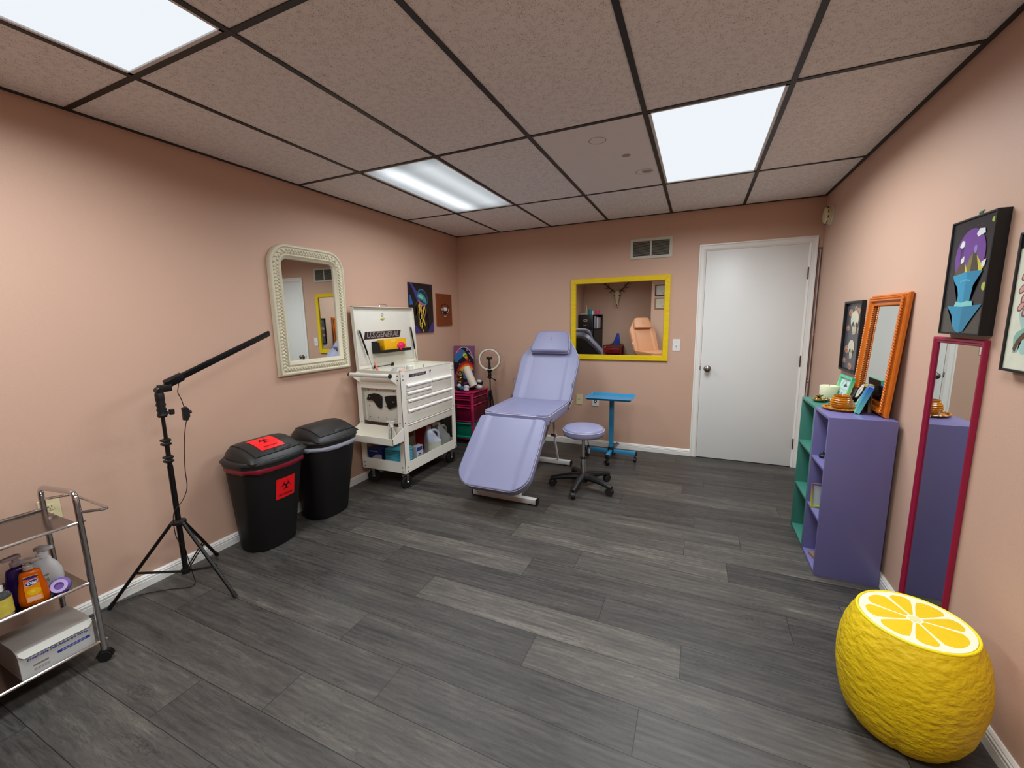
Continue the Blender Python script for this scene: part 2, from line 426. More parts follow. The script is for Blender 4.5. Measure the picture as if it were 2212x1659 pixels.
    def emis(name, s, tubes=False):
        m = bpy.data.materials.new(name); m.use_nodes = True; nt = m.node_tree; N = nt.nodes; L = nt.links; N.clear()
        o = N.new('ShaderNodeOutputMaterial'); e = N.new('ShaderNodeEmission'); e.inputs[0].default_value = lin(LCOL); e.inputs[1].default_value = s
        L.new(e.outputs[0], o.inputs[0])
        if tubes:
            tc = N.new('ShaderNodeTexCoord'); sp = N.new('ShaderNodeSeparateXYZ'); L.new(tc.outputs['Generated'], sp.inputs[0])
            r = N.new('ShaderNodeValToRGB'); L.new(sp.outputs[0], r.inputs[0]); r.color_ramp.interpolation = 'B_SPLINE'
            E = r.color_ramp.elements
            for k, (p, v) in enumerate(((0, .30), (.12, .34), (.27, 1.0), (.42, .34), (.55, .26), (.74, .56), (.88, .30), (1, .32))):
                q = E[k] if k < 2 else E.new(p); q.position = p; q.color = (v, v, v, 1)
            r2 = N.new('ShaderNodeValToRGB'); L.new(sp.outputs[1], r2.inputs[0])
            E = r2.color_ramp.elements
            for k, (p, v) in enumerate(((0, .62), (.12, 1), (.88, 1), (1, .62))):
                q = E[k] if k < 2 else E.new(p); q.position = p; q.color = (v, v, v, 1)
            mu = N.new('ShaderNodeMath'); mu.operation = 'MULTIPLY'; L.new(r.outputs[0], mu.inputs[0]); L.new(r2.outputs[0], mu.inputs[1])
            m2 = N.new('ShaderNodeMath'); m2.operation = 'MULTIPLY'; L.new(mu.outputs[0], m2.inputs[0]); m2.inputs[1].default_value = s
            L.new(m2.outputs[0], e.inputs[1])
        return m
    EB = emis('lit led panel', LS); ED = emis('fluorescent tubes behind lens', LD, True)
    panel(X1, TY[2], TY[1], ED, 'dim fluorescent ceiling light with its two tubes showing')
    panel(X1 + 1.83, TY[2], TY[1], EB, 'bright white ceiling panel in front of the white door')
    panel(X1, TY[4], TY[3], EB, 'bright white ceiling panel above the black light stand', pw=.82)
    panel(X1 + 1.83, TY[4], TY[3], EB, 'bright white ceiling panel over the camera end of the room, by the lemon wall')
LS, LD, LCOL = 0.90, 1.55, '#F4FAFF'
PB, PD, SPREAD = 36.0, 17.0, 164.0
ceiling()

# ------------------------------------------------------------------ trim, door
def trims():
    hh = .068; prof = [(0, 0), (.014, 0), (.014, .036), (.0125, .039), (.0135, .043), (.0135, .050), (.010, .054), (.0105, .059), (.006, .066), (.0045, hh), (0, hh)]
    def run(n, p0, p1, out):
        bm = new(); o = V(out).normalized(); p0 = V(p0); p1 = V(p1)
        rings(bm, [[p + o * a + V((0, 0, z)) for a, z in prof] for p in (p0, p1)]); struct(n, bm, TRIM, smooth=20)
    run('baseboard_left', (0, YR, 0), (0, 0, 0), (1, 0, 0)); run('baseboard_back', (0, 0, 0), (2.676, 0, 0), (0, -1, 0))
    run('baseboard_right', (W, YE, 0), (W, 0, 0), (-1, 0, 0)); run('baseboard_rear', (0, YR, 0), (XE, YR, 0), (0, 1, 0))
    run('baseboard_partition', (XE, YE, 0), (W, YE, 0), (0, 1, 0))
    # door casing: stepped profile round the opening
    bm = new(); x0, x1, z1 = 2.676, 3.604, 2.078; prof = [(0, 0), (0, .018), (.010, .019), (.016, .014), (.040, .013), (.046, .016), (.056, .010), (.060, .008), (.060, 0)]
    R = []
    for ins, d in prof: R.append([V((x0 + ins, -d, 0)), V((x0 + ins, -d, z1 - ins)), V((x1 - ins, -d, z1 - ins)), V((x1 - ins, -d, 0))])
    rings(bm, [list(r) for r in zip(*R)], True, True, True)
    struct('trim_2', bm, TRIM, smooth=20)
    # leaf
    bm = new(); box(bm, (2.738, -.0075, .006), (3.545, .0, 2.017), .001); d = struct('door_1', bm, DOORM)
    dark = mat('door gap shadow', '#1A1512', rough=0.9)
    bm = new()
    for lo, hi in (((2.734, -.0042, .004), (2.7385, 0, 2.02)), ((3.5445, -.0042, .004), (3.5485, 0, 2.02)), ((2.735, -.0042, 2.015), (3.548, 0, 2.0195)), ((2.736, -.006, 0), (3.548, 0, .006))): box(bm, lo, hi)
    obj('door_gap', bm, dark, d)
    nick = mat('satin nickel', '#8E847A', rough=0.25, metal=1.0)
    M = basis((2.797, -.0075, .905), (1, 0, 0), (0, 0, 1))
    bm = new(); lathe(bm, [(.0, 0), (.032, 0), (.032, .004), (.026, .009), (.013, .012), (.012, .030), (.022, .036), (.027, .046), (.026, .056), (.018, .062), (.0, .063)], seg=28, M=M)
    k = obj('door_knob', bm, nick, d, label='satin nickel door knob')
    bm = new(); lathe(bm, [(0, .063), (.006, .063), (.006, .0645), (0, .0645)], seg=14, M=M); obj('knob_button', bm, CHROME, k)
    bm = new(); box(bm, (2.729, -.012, .89), (2.735, -.004, .93)); obj('latch_plate', bm, nick, d)
    br = mat('dull brass hinge', '#6A5A44', rough=0.4, metal=0.9)
    for z in (1.768, 0.996, 0.226):
        bm = new(); box(bm, (3.545, -.011, z - .045), (3.560, -.007, z + .045)); cyl(bm, (3.549, -.014, z - .046), (3.549, -.014, z + .046), .0055, seg=10)
        for q in (-.047, .047): sphere(bm, (3.549, -.014, z + q), .005, seg=8, rg=6)
        obj('hinge', bm, br, d)
    # worn corner batten between the casing and the wall
    bm = new(); box(bm, (3.610, -.016, .70), (3.636, 0, 1.98), .003); box(bm, (3.607, -.012, 0), (3.634, 0, .70), .003)
    struct('trim_3', bm, mat('bare brown batten', '#7A5A4C', rough=0.7, vary=0.3, scale=12, stretch=(1, 1, .2)))
    bm = new(); cyl(bm, (3.624, -.020, .75), (3.624, -.020, 1.96), .0045, seg=8); cyl(bm, (3.618, -.020, .62), (3.618, -.020, .80), .007, seg=8)
    sphere(bm, (3.624, -.021, 1.23), .008, seg=8, rg=6); sphere(bm, (3.620, -.021, .82), .009, seg=8, rg=6)
    struct('trim_4', bm, mat('grey painted wire cover', '#A79C94', rough=0.5))
    bm = new(); box(bm, (XE - .02, YE, .0), (XE, YE + .0, H)) if False else box(bm, (XE - .008, YE - .05, .0), (XE, YE, 1.42)); struct('trim_5', bm, mat('dark corner strip', '#2A1E1A'))  # dark strip along the lower part of the partition edge
trims()

# ------------------------------------------------------------------ fittings on the walls
def fittings():
    slot = mat('dark slot', '#181410', rough=0.8)
    # return-air grille
    M = basis((2.031, -.0, 1.988), (1, 0, 0), (0, 0, 1)); w, h = .403, .2
    g = thing('air_vent', 'white two-bay return air grille high on the wall between yellow mirror and door', 'vent', (2.23, 0, 1.988))
    vw = mat('vent cream enamel', '#C2BEB0', rough=0.45)
    bm = new(); mframe(bm, M, w, h, [(0, 0), (0, .006), (.004, .009), (.028, .008), (.030, .004), (.030, 0)]); box(bm, (w / 2 - .008, .03, 0), (w / 2 + .008, h - .03, .008), M=M); obj('vent_frame', bm, vw, g)
    bm = new(); box(bm, (.03, .03, .0005), (w - .03, h - .03, .0015), M=M); obj('duct_opening', bm, slot, g)
    bm = new()
    for i in range(13):
        z = .036 + i * .0107
        for a, b in ((.031, w / 2 - .009), (w / 2 + .009, w - .031)):
            P = [(a, z, .007), (b, z, .007), (b, z + .0045, .0015), (a, z + .0045, .0015)]
            Q = [(x, y + .0014, q) for x, y, q in P]
            rings(bm, [P, Q], M=M)
    obj('louvre_slats', bm, mat('louvre enamel', '#8F8D80', rough=0.5), g)
    # switch and outlets
    def plate(name, cat, label, M, kind, m):
        r = thing(name, label, cat, (M @ V((0, 0, 0))))
        bm = new(); prism(bm, rrect(.073, .117, .005), 0, .006, M=M, bev=.002); obj('cover_plate', bm, m, r)
        bm = new()
        if kind == 'switch':
            box(bm, (-.006, -.012, .005), (.006, .012, .0075), M=M); box(bm, (-.004, -.002, .006), (.004, .008, .017), .001, M=M @ Matrix.Rotation(.35, 4, 'X')); obj('toggle', bm, WHITEP, r)
            for q in (-.03, .03): bm = new(); cyl(bm, (0, q, .005), (0, q, .0068), .003, seg=8, M=M); obj('plate_screw', bm, CHROME, r)
        elif kind == 'outlet':
            for q in (-.02, .02):
                b2 = new(); prism(b2, rrect(.034, .028, .010), .005, .0075, M=M @ Tr(0, q, 0)); s = obj('socket', b2, m, r)
                b3 = new()
                for dx in (-.0065, .0065): box(b3, (dx - .0014, q - .002, .0072), (dx + .0014, q + .007, .0078), M=M)
                cyl(b3, (0, q - .008, .0072), (0, q - .008, .0079), .0028, seg=8, M=M); obj('socket_slot', b3, slot, s)
            bm.free()
        elif kind == 'jack':
            cyl(bm, (0, .005, .005), (0, .005, .013), .0048, seg=12, M=M); obj('coax_jack', bm, nickel, r)
        else:
            cyl(bm, (0, 0, .005), (0, 0, .012), .016, seg=18, M=M); s = obj('round_jack', bm, slot, r)
            bm = new(); cyl(bm, (0, 0, .011), (0, 0, .0135), .007, seg=12, M=M); obj('jack_center', bm, WHITEP, s)
    nickel = mat('nickel', '#9A948A', rough=0.3, metal=1.0)
    B = lambda x, z: basis((x, 0, z), (1, 0, 0), (0, 0, 1))
    plate('light_switch', 'switch', 'white toggle light switch on the wall beside the door', B(2.506, 1.131), 'switch', WHITEP)
    plate('wall_outlet', 'outlet', 'ivory cable jack plate on the back wall beside the lilac chair backrest', B(1.52, .516), 'jack', IVORY)
    plate('wall_outlet', 'outlet', 'white wall plate with round jack just under the blue tray', B(1.703, .508), 'round', WHITEP)
    plate('wall_outlet', 'outlet', 'ivory socket plate behind the chrome cart handle', basis((0, -3.690, .572), (0, -1, 0), (0, 0, 1)) @ Matrix.Diagonal((-1, 1, -1, 1)) if False else basis((0, -3.690, .572), (0, 1, 0), (0, 0, 1)), 'outlet', IVORY)
    # smoke detector
    M = basis((W, -.20, 2.20), (0, -1, 0), (0, 0, 1))
    r = thing('smoke_detector', 'round cream smoke detector high on the wall above the door corner', 'smoke detector', (W, -.20, 2.13))
    cr = mat('aged cream plastic', '#CFC49A', rough=0.45)
    bm = new(); lathe(bm, [(0, 0), (.078, 0), (.078, .008), (.072, .010), (0, .010)], M=M, seg=32); obj('mounting_ring', bm, mat('white detector base', '#CFCBBE'), r)
    bm = new(); lathe(bm, [(0, .010), (.066, .010), (.068, .022), (.064, .040), (.052, .050), (0, .052)], M=M, seg=32); d = obj('detector_body', bm, cr, r)
    for i in range(10):
        bm = new(); a = 2 * PI * i / 10; box(bm, (-.010, -.002, -.001), (.010, .002, .004), M=M @ Rz(a) @ Tr(0, .0665, .034)); obj('vent_slit', bm, slot, d)
fittings()

# ------------------------------------------------------------------ mirrors
def mirrors():
    # yellow
    YEL = mat('glossy yellow painted wood', '#E2C208', rough=0.38, vary=0.18, scale=9, stretch=(1, 1, 6), bump=0.2, bscale=40)
    M = basis((1.425, -.002, .968), (1, 0, 0), (0, 0, 1)); w, h = 1.005, .857
    r = thing('wall_mirror', 'wide mirror in a yellow wooden frame on the wall behind the lilac chair', 'mirror', (1.93, 0, .968))
    bm = new(); mframe(bm, M, w, h, [(0, 0), (0, .018), (.004, .021), (.050, .019), (.054, .012), (.054, .002)]); obj('mirror_frame', bm, YEL, r, smooth=20)
    for a, b in (((0, 0), (.054, .054)), ((w, 0), (w - .054, .054)), ((w, h), (w - .054, h - .054)), ((0, h), (.054, h - .054))):
        d = V((b[0] - a[0], b[1] - a[1], 0)).normalized(); n = V((-d.y, d.x, 0)) * .0006; bm = new()
        A = V((a[0], a[1], .0202)) + d * .004; B2 = V((b[0], b[1], .0202)) - d * .004
        f = bm.faces.new([bm.verts.new(M @ p) for p in (A - n, B2 - n, B2 + n, A + n)])
        obj('mitre_joint', bm, mat('dark joint line', '#5A4A10'), r)
    bm = new(); box(bm, (.05, .05, .002), (w - .05, h - .05, .006), M=M); obj('mirror_glass', bm, MIRROR, r)

    # ornate ivory mirror
    IV = mat('antique ivory plaster', '#CFC9B0', rough=0.5, vary=0.08, scale=20)
    y0, z0, w, h = -2.487, 1.038, .652, .926
    M = basis((.002, y0, z0), (0, 1, 0), (0, 0, 1))
    r = thing('wall_mirror', 'ornate ivory mirror with rounded top corners and carved flower relief', 'mirror', (0, -2.16, z0))
    def out(d, R0=.145, n=9):
        R_ = max(.012, R0 - d); P = [(d, d), (w - d, d)]
        for sx, a0 in ((1, 0), (-1, 90)):
            cx = w - d - R_ if sx > 0 else d + R_
            for k in range(n + 1):
                a = math.radians(a0 + 90 * k / n); P.append((cx + R_ * math.cos(a), h - d - R_ + R_ * math.sin(a)))
        return P
    prof = [(0, 0), (0, .022), (.004, .030), (.012, .034), (.018, .034), (.024, .026), (.030, .024), (.046, .030), (.060, .026), (.066, .024), (.070, .030), (.076, .034), (.082, .030), (.088, .020), (.096, .018), (.100, .012), (.104, .004)]
    bm = new(); rings(bm, [[(x, y, z) for x, y in out(d)] for d, z in prof], True, False, False, 0, M); obj('mirror_frame', bm, IV, r, smooth=50)
    bm = new(); P = out(.048); L = []
    for i in range(len(P)):
        a = V((*P[i], 0)); b = V((*P[(i + 1) % len(P)], 0)); n = max(1, int((b - a).length / .012))
        for k in range(n): L.append((a.lerp(b, k / n), (b - a).normalized()))
    rr = random.Random(3)
    for i, (p, d) in enumerate(L):
        nrm = V((-d.y, d.x, 0)); ang = .75 if i % 2 else -.75
        q = d * math.cos(ang) + nrm * math.sin(ang); Mx = M @ basis(p + nrm * (.007 if i % 2 else -.007) + V((0, 0, .0285)), q, V((-q.y, q.x, 0)))
        sphere(bm, (0, 0, 0), .0125, sc=(1, .46, .62), seg=8, rg=6, M=Mx)
        if i % 4 == 0: sphere(bm, p + V((0, 0, .031)), .006, sc=(1, 1, .7), seg=8, rg=6, M=M)
    obj('carved_relief', bm, IV, r)
    bm = new(); prism(bm, out(.100, n=6), .002, .006, M=M); obj('mirror_glass', bm, MIRROR, r, smooth=20)

    # red narrow mirror on the right wall
    RED = mat('crimson painted wood', '#8E1438', rough=0.4, vary=0.08)
    M = basis((W - .002, -2.098, .095), (0, -1, 0), (0, 0, 1)); w, h = .352, 1.215
    r = thing('wall_mirror', 'tall narrow mirror in a crimson frame beside the purple shelf', 'mirror', (W, -2.27, .095))
    bm = new(); mframe(bm, M, w, h, [(0, 0), (0, .013), (.003, .016), (.011, .0155), (.014, .012), (.021, .011), (.024, .007), (.024, .001)]); obj('mirror_frame', bm, RED, r, smooth=20)
    bm = new(); box(bm, (.020, .020, .001), (w - .020, h - .020, .005), M=M); obj('mirror_glass', bm, MIRROR, r)

    # orange mirror leaning on the shelf
    ORA = mat('orange varnished carved wood', '#C2640A', rough=0.35, vary=0.22, scale=14, coat=0.15)
    M = basis((3.594, -1.362, .8865), (0, -1, 0), (.06, 0, 1)); w, h = .475, .625
    r = thing('standing_mirror', 'orange carved wooden mirror leaning against the wall on the purple shelf', 'mirror', (3.594, -1.6, .886))
    bm = new(); mframe(bm, M, w, h, [(0, 0), (0, .012), (.004, .018), (.010, .020), (.014, .016), (.018, .022), (.026, .034), (.034, .034), (.039, .024), (.043, .020), (.052, .022), (.056, .017), (.060, .014), (.062, .004)]); obj('mirror_frame', bm, ORA, r, smooth=25)
    for ins, z, rad, st in ((.022, .030, .0085, .014), (.057, .018, .0065, .011)):
        bm = new(); C4 = [(ins, ins), (w - ins, ins), (w - ins, h - ins), (ins, h - ins)]
        for i in range(4):
            a = V((*C4[i], z)); b = V((*C4[(i + 1) % 4], z)); n = int((b - a).length / st); d = (b - a).normalized(); nn = V((-d.y, d.x, 0)); q = (d + nn * .8).normalized()
            for k in range(n): sphere(bm, (0, 0, 0), rad, sc=(1.3, .7, .8), seg=7, rg=5, M=M @ basis(a.lerp(b, (k + .5) / n), q, V((-q.y, q.x, 0))))
        obj('rope_carving', bm, ORA, r)
    bm = new(); box(bm, (.056, .056, .004), (w - .056, h - .056, .009), M=M); obj('mirror_glass', bm, MIRROR, r)
mirrors()

# ------------------------------------------------------------------ pictures
def pictures():
    # jellyfish canvas
    M = basis((0, -.985, 1.290), (0, 1, 0), (0, 0, 1)); w, h = .405, .512
    r = thing('canvas_picture', 'unframed canvas painting of a glowing jellyfish on black and violet', 'painting', (0, -.78, 1.29))
    bm = new(); box(bm, (0, 0, 0), (w, h, .018), .0015, M=M); obj('stretched_canvas', bm, mat('canvas edge dark', '#1E1838', rough=.7), r)
    P = [('#3B3A86', [(0.02, 1), (.1, 1), (.36, .8), (.36, .62), (.30, .66), (.16, .86)]), ('#1F5FA8', [(0.0, .77), (.06, .74), (.14, .57), (.0, .56)]),
         ('#3A2F74', [(0, 0), (.45, 0), (.3, .1), (.11, .22), (0, .26)]), ('#3A2F74', [(.7, 0), (1, 0), (1, .2), (.93, .22), (.84, .12)]), ('#2A2240', [(.86, 1), (1, 1), (1, .85)])]
    for i, (x0, c, a, ln, wd) in enumerate(((.40, '#E0875A', .03, .34, .05), (.47, '#E89A62', .04, .42, .06), (.55, '#E6A04A', .035, .44, .06), (.62, '#D98A5A', .03, .34, .04), (.43, '#DDB63E', .05, .46, .07), (.52, '#E2C640', .05, .52, .08), (.57, '#DDE04A', .05, .50, .05), (.40, '#C9A23C', .04, .50, .03), (.36, '#8A7440', .03, .40, .012), (.30, '#6A5F3A', .05, .34, .010), (.66, '#5A5560', .03, .40, .010), (.72, '#4A4660', .03, .55, .010))):
        y0 = .64 - .06 * (i % 3); P.append((c, stroke([(x0 + a * math.sin(k * .9 + i) + (.0 if i < 8 else (x0 - .5) * k * .035), y0 - ln * k / 9) for k in range(10)], wd, wd * .25)))
    P += [('#E9E07A', stroke([(.43 + .04 * math.sin(k), .36 - .026 * k) for k in range(10)], .018, .006)), ('#F0C08A', stroke([(.5 + .03 * math.sin(k * 1.2), .62 - .03 * k) for k in range(10)], .014, .006))]
    P += [('#2F6F8E', ell(.55, .72, .23, .16, -22, 24)), ('#12304E', ell(.57, .735, .20, .12, -22, 24)), ('#4E9C96', [(x, y) for x, y in ell(.51, .66, .20, .13, -20, 24, 0, 180)]), ('#7FC4B0', ell(.47, .73, .10, .035, -14, 20))]
    for k in range(5): P.append(('#0E2A50', [(.36 + .075 * k, .655 - .018 * k), (.39 + .075 * k, .73 - .018 * k), (.41 + .075 * k, .645 - .018 * k)]))
    P.append(('#D8608A', stroke([(.33, .665), (.42, .62), (.52, .585), (.62, .57), (.70, .59)], .018, .012)))
    rr = random.Random(5)
    for k in range(30): x, y = rr.random() * .9 + .05, rr.random() * .9 + .05; P.append(('#7A7A66', ell(x, y, .004, .003, n=6)))
    artwork('painted_jellyfish', M @ Tr(0, 0, .0181), w, h, P, r, base='#141210', rough=.35)
    # lips board
    M = basis((0, -.500, 1.356), (0, 1, 0), (0, 0, 1)); w, h = .305, .357
    r = thing('wood_panel_picture', 'small orange-brown wooden panel with an open fanged mouth painted on it', 'painting', (0, -.35, 1.356))
    bm = new(); box(bm, (0, 0, 0), (w, h, .016), .001, M=M); obj('wood_panel', bm, mat('stained brown panel', '#8A4418', rough=.5, vary=.15, stretch=(1, 1, .3)), r)
    P = [('#4A1A0C', [(.22, .50), (.30, .66), (.42, .74), (.52, .69), (.62, .73), (.74, .66), (.84, .50), (.80, .38), (.66, .26), (.52, .22), (.38, .27), (.26, .38)]), ('#8A3A22', [(.28, .52), (.40, .67), (.52, .64), (.64, .66), (.76, .54), (.52, .56)]),
         ('#160605', [(.26, .52), (.38, .58), (.54, .58), (.70, .57), (.79, .49), (.70, .38), (.52, .36), (.36, .38)]), ('#9A5038', [(.30, .40), (.42, .30), (.52, .26), (.64, .29), (.75, .38), (.64, .36), (.52, .34), (.40, .36)]), ('#D09A84', ell(.52, .28, .09, .022, n=18)),
         ('#E8DCD4', [(.43, .58), (.54, .585), (.54, .47), (.44, .475)]), ('#EFE4DC', [(.55, .585), (.65, .575), (.64, .475), (.55, .47)]), ('#D8CABE', [(.29, .53), (.36, .575), (.35, .49), (.32, .46)]), ('#D8CABE', [(.72, .55), (.78, .51), (.76, .42), (.73, .48)]), ('#CDBDB0', ell(.36, .43, .03, .02, n=10)), ('#CDBDB0', ell(.70, .42, .03, .02, n=10)),
         ('#B46A4A', ell(.40, .70, .05, .015, 20, 12)), ('#B46A4A', ell(.64, .69, .05, .015, -20, 12))]
    artwork('painted_mouth', M @ Tr(0, 0, .0161), w, h, P, r, base='#7A3A14', rough=.5)
    # framed skull print behind the orange mirror
    def framed(name, label, M, w, h, fw, fd, base, P, matte=None, fm=None, loc=None, cat='framed picture', art='printed_picture', ad=.004):
        r = thing(name, label, cat, loc)
        bm = new(); mframe(bm, M, w, h, [(0, 0), (0, fd), (.002, fd + .001), (fw - .001, fd + .001), (fw, fd - .001), (fw, .002)]); obj('picture_frame', bm, fm or BLACKP, r, smooth=20)
        bm = new(); box(bm, (fw * .5, fw * .5, .0), (w - fw * .5, h - fw * .5, ad), M=M); obj('backing_board', bm, mat('picture backing', '#2A2A2A'), r)
        artwork(art, M @ Tr(fw, fw, ad + .001), w - 2 * fw, h - 2 * fw, P, r, base=base, rough=.3)
        return r
    P = []
    for (x, y, q) in ((.22, .86, .12), (.70, .88, .11), (.15, .62, .10), (.85, .60, .12), (.2, .30, .14), (.5, .05, .12), (.9, .32, .1), (.12, .12, .1), (.55, .92, .08)):
        P.append(('#B5866A', ell(x, y, q, q * .45, 0, 18))); P.append(('#8C5A44', ell(x, y, q * .6, q * .26, 20, 14))); P.append(('#C99A7C', ell(x + .02, y + .01, q * .3, q * .12, 0, 10)))
    for cx, cy, s in ((.52, .70, 1.0), (.48, .30, .8)):
        P += [('#CFC9B0', ell(cx, cy + .06 * s, .24 * s, .13 * s, 0, 26)), ('#BDB69C', [(cx - .12 * s, cy), (cx + .16 * s, cy - .01), (cx + .12 * s, cy - .16 * s), (cx - .06 * s, cy - .17 * s)]), ('#2B2622', ell(cx - .07 * s, cy - .01, .065 * s, .035 * s, 10, 16)), ('#2B2622', ell(cx + .13 * s, cy - .015, .055 * s, .033 * s, -10, 16)), ('#3A332C', [(cx + .01, cy - .05 * s), (cx + .06 * s, cy - .05 * s), (cx + .035 * s, cy - .015)])]
        for k in range(5): P.append(('#5A5348', [(cx + (-.05 + .045 * k) * s, cy - .12 * s), (cx + (-.042 + .045 * k) * s, cy - .12 * s), (cx + (-.042 + .045 * k) * s, cy - .155 * s), (cx + (-.05 + .045 * k) * s, cy - .155 * s)]))
    framed('framed_picture', 'black framed print of pale skulls and peach roses, partly behind the orange mirror', basis((W - .001, -.868, 1.030), (0, -1, 0), (0, 0, 1)), .34, .463, .014, .022, '#4A4A50', P, loc=(W, -1.04, 1.03))
    # light-bulb painting
    P = [('#6E4490', ell(.52, .68, .36, .235, 0, 40)), ('#54306E', [(.30, .83), (.36, .80), (.36, .70), (.28, .64), (.30, .74)]), ('#5A4A3A', [(.18, .52), (.33, .64), (.42, .66), (.44, .52)]), ('#4A4032', [(.40, .52), (.60, .72), (.70, .68), (.86, .55), (.80, .52)]), ('#7A7248', [(.42, .52), (.52, .66), (.60, .70), (.58, .52)]),
         ('#C9C040', [(.44, .62), (.46, .60), (.54, .51), (.47, .50)]), ('#C9C040', [(.69, .68), (.72, .66), (.88, .56), (.80, .51)]), ('#DCE0DE', [(.24, .78), (.29, .83), (.36, .82), (.37, .78), (.30, .76)]), ('#DCE0DE', [(.62, .86), (.68, .90), (.80, .89), (.82, .85), (.72, .84), (.66, .83)]), ('#DCE0DE', [(.31, .66), (.39, .69), (.40, .64), (.33, .62)]), ('#DCE0DE', [(.82, .61), (.92, .63), (.90, .57), (.84, .56)]), ('#8A7AB8', ell(.645, .73, .04, .035, 0, 12)),
         ('#2E93B8', [(.17, .52), (.52, .545), (.88, .535), (.82, .47), (.71, .42), (.68, .34), (.67, .27), (.37, .27), (.37, .34), (.33, .41), (.22, .47)]), ('#237FA2', [(.52, .54), (.88, .535), (.82, .47), (.71, .42), (.67, .27), (.52, .27)]), ('#7CC4C0', [(.30, .24), (.34, .285), (.48, .27), (.60, .285), (.74, .28), (.76, .235), (.60, .225), (.44, .225)]),
         ('#2686A8', [(.12, .245), (.52, .235), (.97, .25), (.85, .17), (.70, .08), (.62, .015), (.50, .0), (.42, .015), (.33, .06), (.28, .16)]), ('#1F7596', [(.52, .235), (.97, .25), (.85, .17), (.70, .08), (.62, .015), (.52, .0)]), ('#5FB4CC', stroke([(.38, .46), (.5, .475), (.62, .465)], .01)), ('#A9B64A', ell(.96, .94, .035, .022, 0, 14)), ('#A9B64A', ell(.955, .40, .05, .035, 0, 16))]
    rr = random.Random(9)
    for k in range(40): x, y = rr.random(), rr.random(); P.insert(0, ('#8A8A90', ell(x * .96 + .02, y * .96 + .02, .005, .003, n=6)))
    P.insert(0, ('#45423E', [(0, 0), (1, 0), (1, .25), (0, .23)]))
    r = framed('framed_picture', 'black boxed painting of a purple light bulb over blue water above the crimson mirror', basis((W - .001, -2.178, 1.326), (0, -1, 0), (0, 0, 1)), .274, .428, .007, .036, '#2A2A2E', P, loc=(W, -2.31, 1.326), art='painted_light_bulb', ad=.031)
    bm = new(); tube(bm, [(W - .02, -2.325, 1.754), (W - .02, -2.325, 1.768), (W - .02, -2.338, 1.770)], .003, 8); sphere(bm, (W - .02, -2.32, 1.765), .007, seg=8, rg=6); obj('hanging_hook', bm, mat('green hook', '#5A8A70'), r)
    # anatomy style print cut by the frame edge
    P = [('#9FC4BC', [(.28, .95), (.45, .85), (.2, .6), (.12, .42), (.2, .3), (.12, .2), (.25, .12), (.5, .1), (.9, .2), (.95, .6), (.6, .98)]), ('#7FAE9E', [(.1, .24), (.14, .28), (.3, .33), (.28, .26), (.2, .2), (.19, .13), (.12, .12)]), ('#5A4030', stroke([(.13, .14), (.17, .2), (.24, .25), (.35, .28)], .05))]
    for (x, y, q) in ((.14, .70, .07), (.22, .64, .08), (.12, .60, .06), (.2, .54, .09), (.14, .47, .06), (.3, .6, .1), (.3, .74, .09), (.24, .44, .08), (.4, .5, .1)):
        P.append(('#7A4A48', ell(x, y, q, q * .5, 25, 18))); P.append(('#C99A92', ell(x, y, q * .75, q * .34, 25, 16)))
    P += [('#1A1A1C', [(0, .90), (1, .90), (1, 1), (0, 1)])]
    framed('framed_picture', 'black framed watercolour of pink coils and teal tentacles on pale paper', basis((W - .001, -2.573, 1.222), (0, -1, 0), (0, 0, 1)), .30, .430, .008, .030, '#D3D6C2', P, loc=(W, -2.72, 1.222), art='painted_coils', ad=.024)
    # certificates on the wall behind the camera (seen in the yellow mirror)
    for i, (z, fc, base, lab) in enumerate(((1.865, '#3A2226', '#B9B4AC', 'dark framed certificate behind the camera, above the light wood one, seen mirrored'), (1.585, '#8E6E50', '#BDB8A2', 'light wood framed certificate behind the camera, below the dark framed one'))):
        P = [('#6A6A70', stroke([(.25, .7 - .1 * k), (.75, .7 - .1 * k)], .012)) for k in range(4)] + [('#8A8478', ell(.5, .2, .06, .08, n=16))]
        framed('framed_certificate', lab, basis((2.125, YE + .001, z), (-1, 0, 0), (0, 0, 1)), .335, .245, .022, .014, base, P, fm=mat('certificate frame %d' % i, fc), loc=(1.96, YE, z), cat='framed certificate', art='certificate_sheet')
pictures()

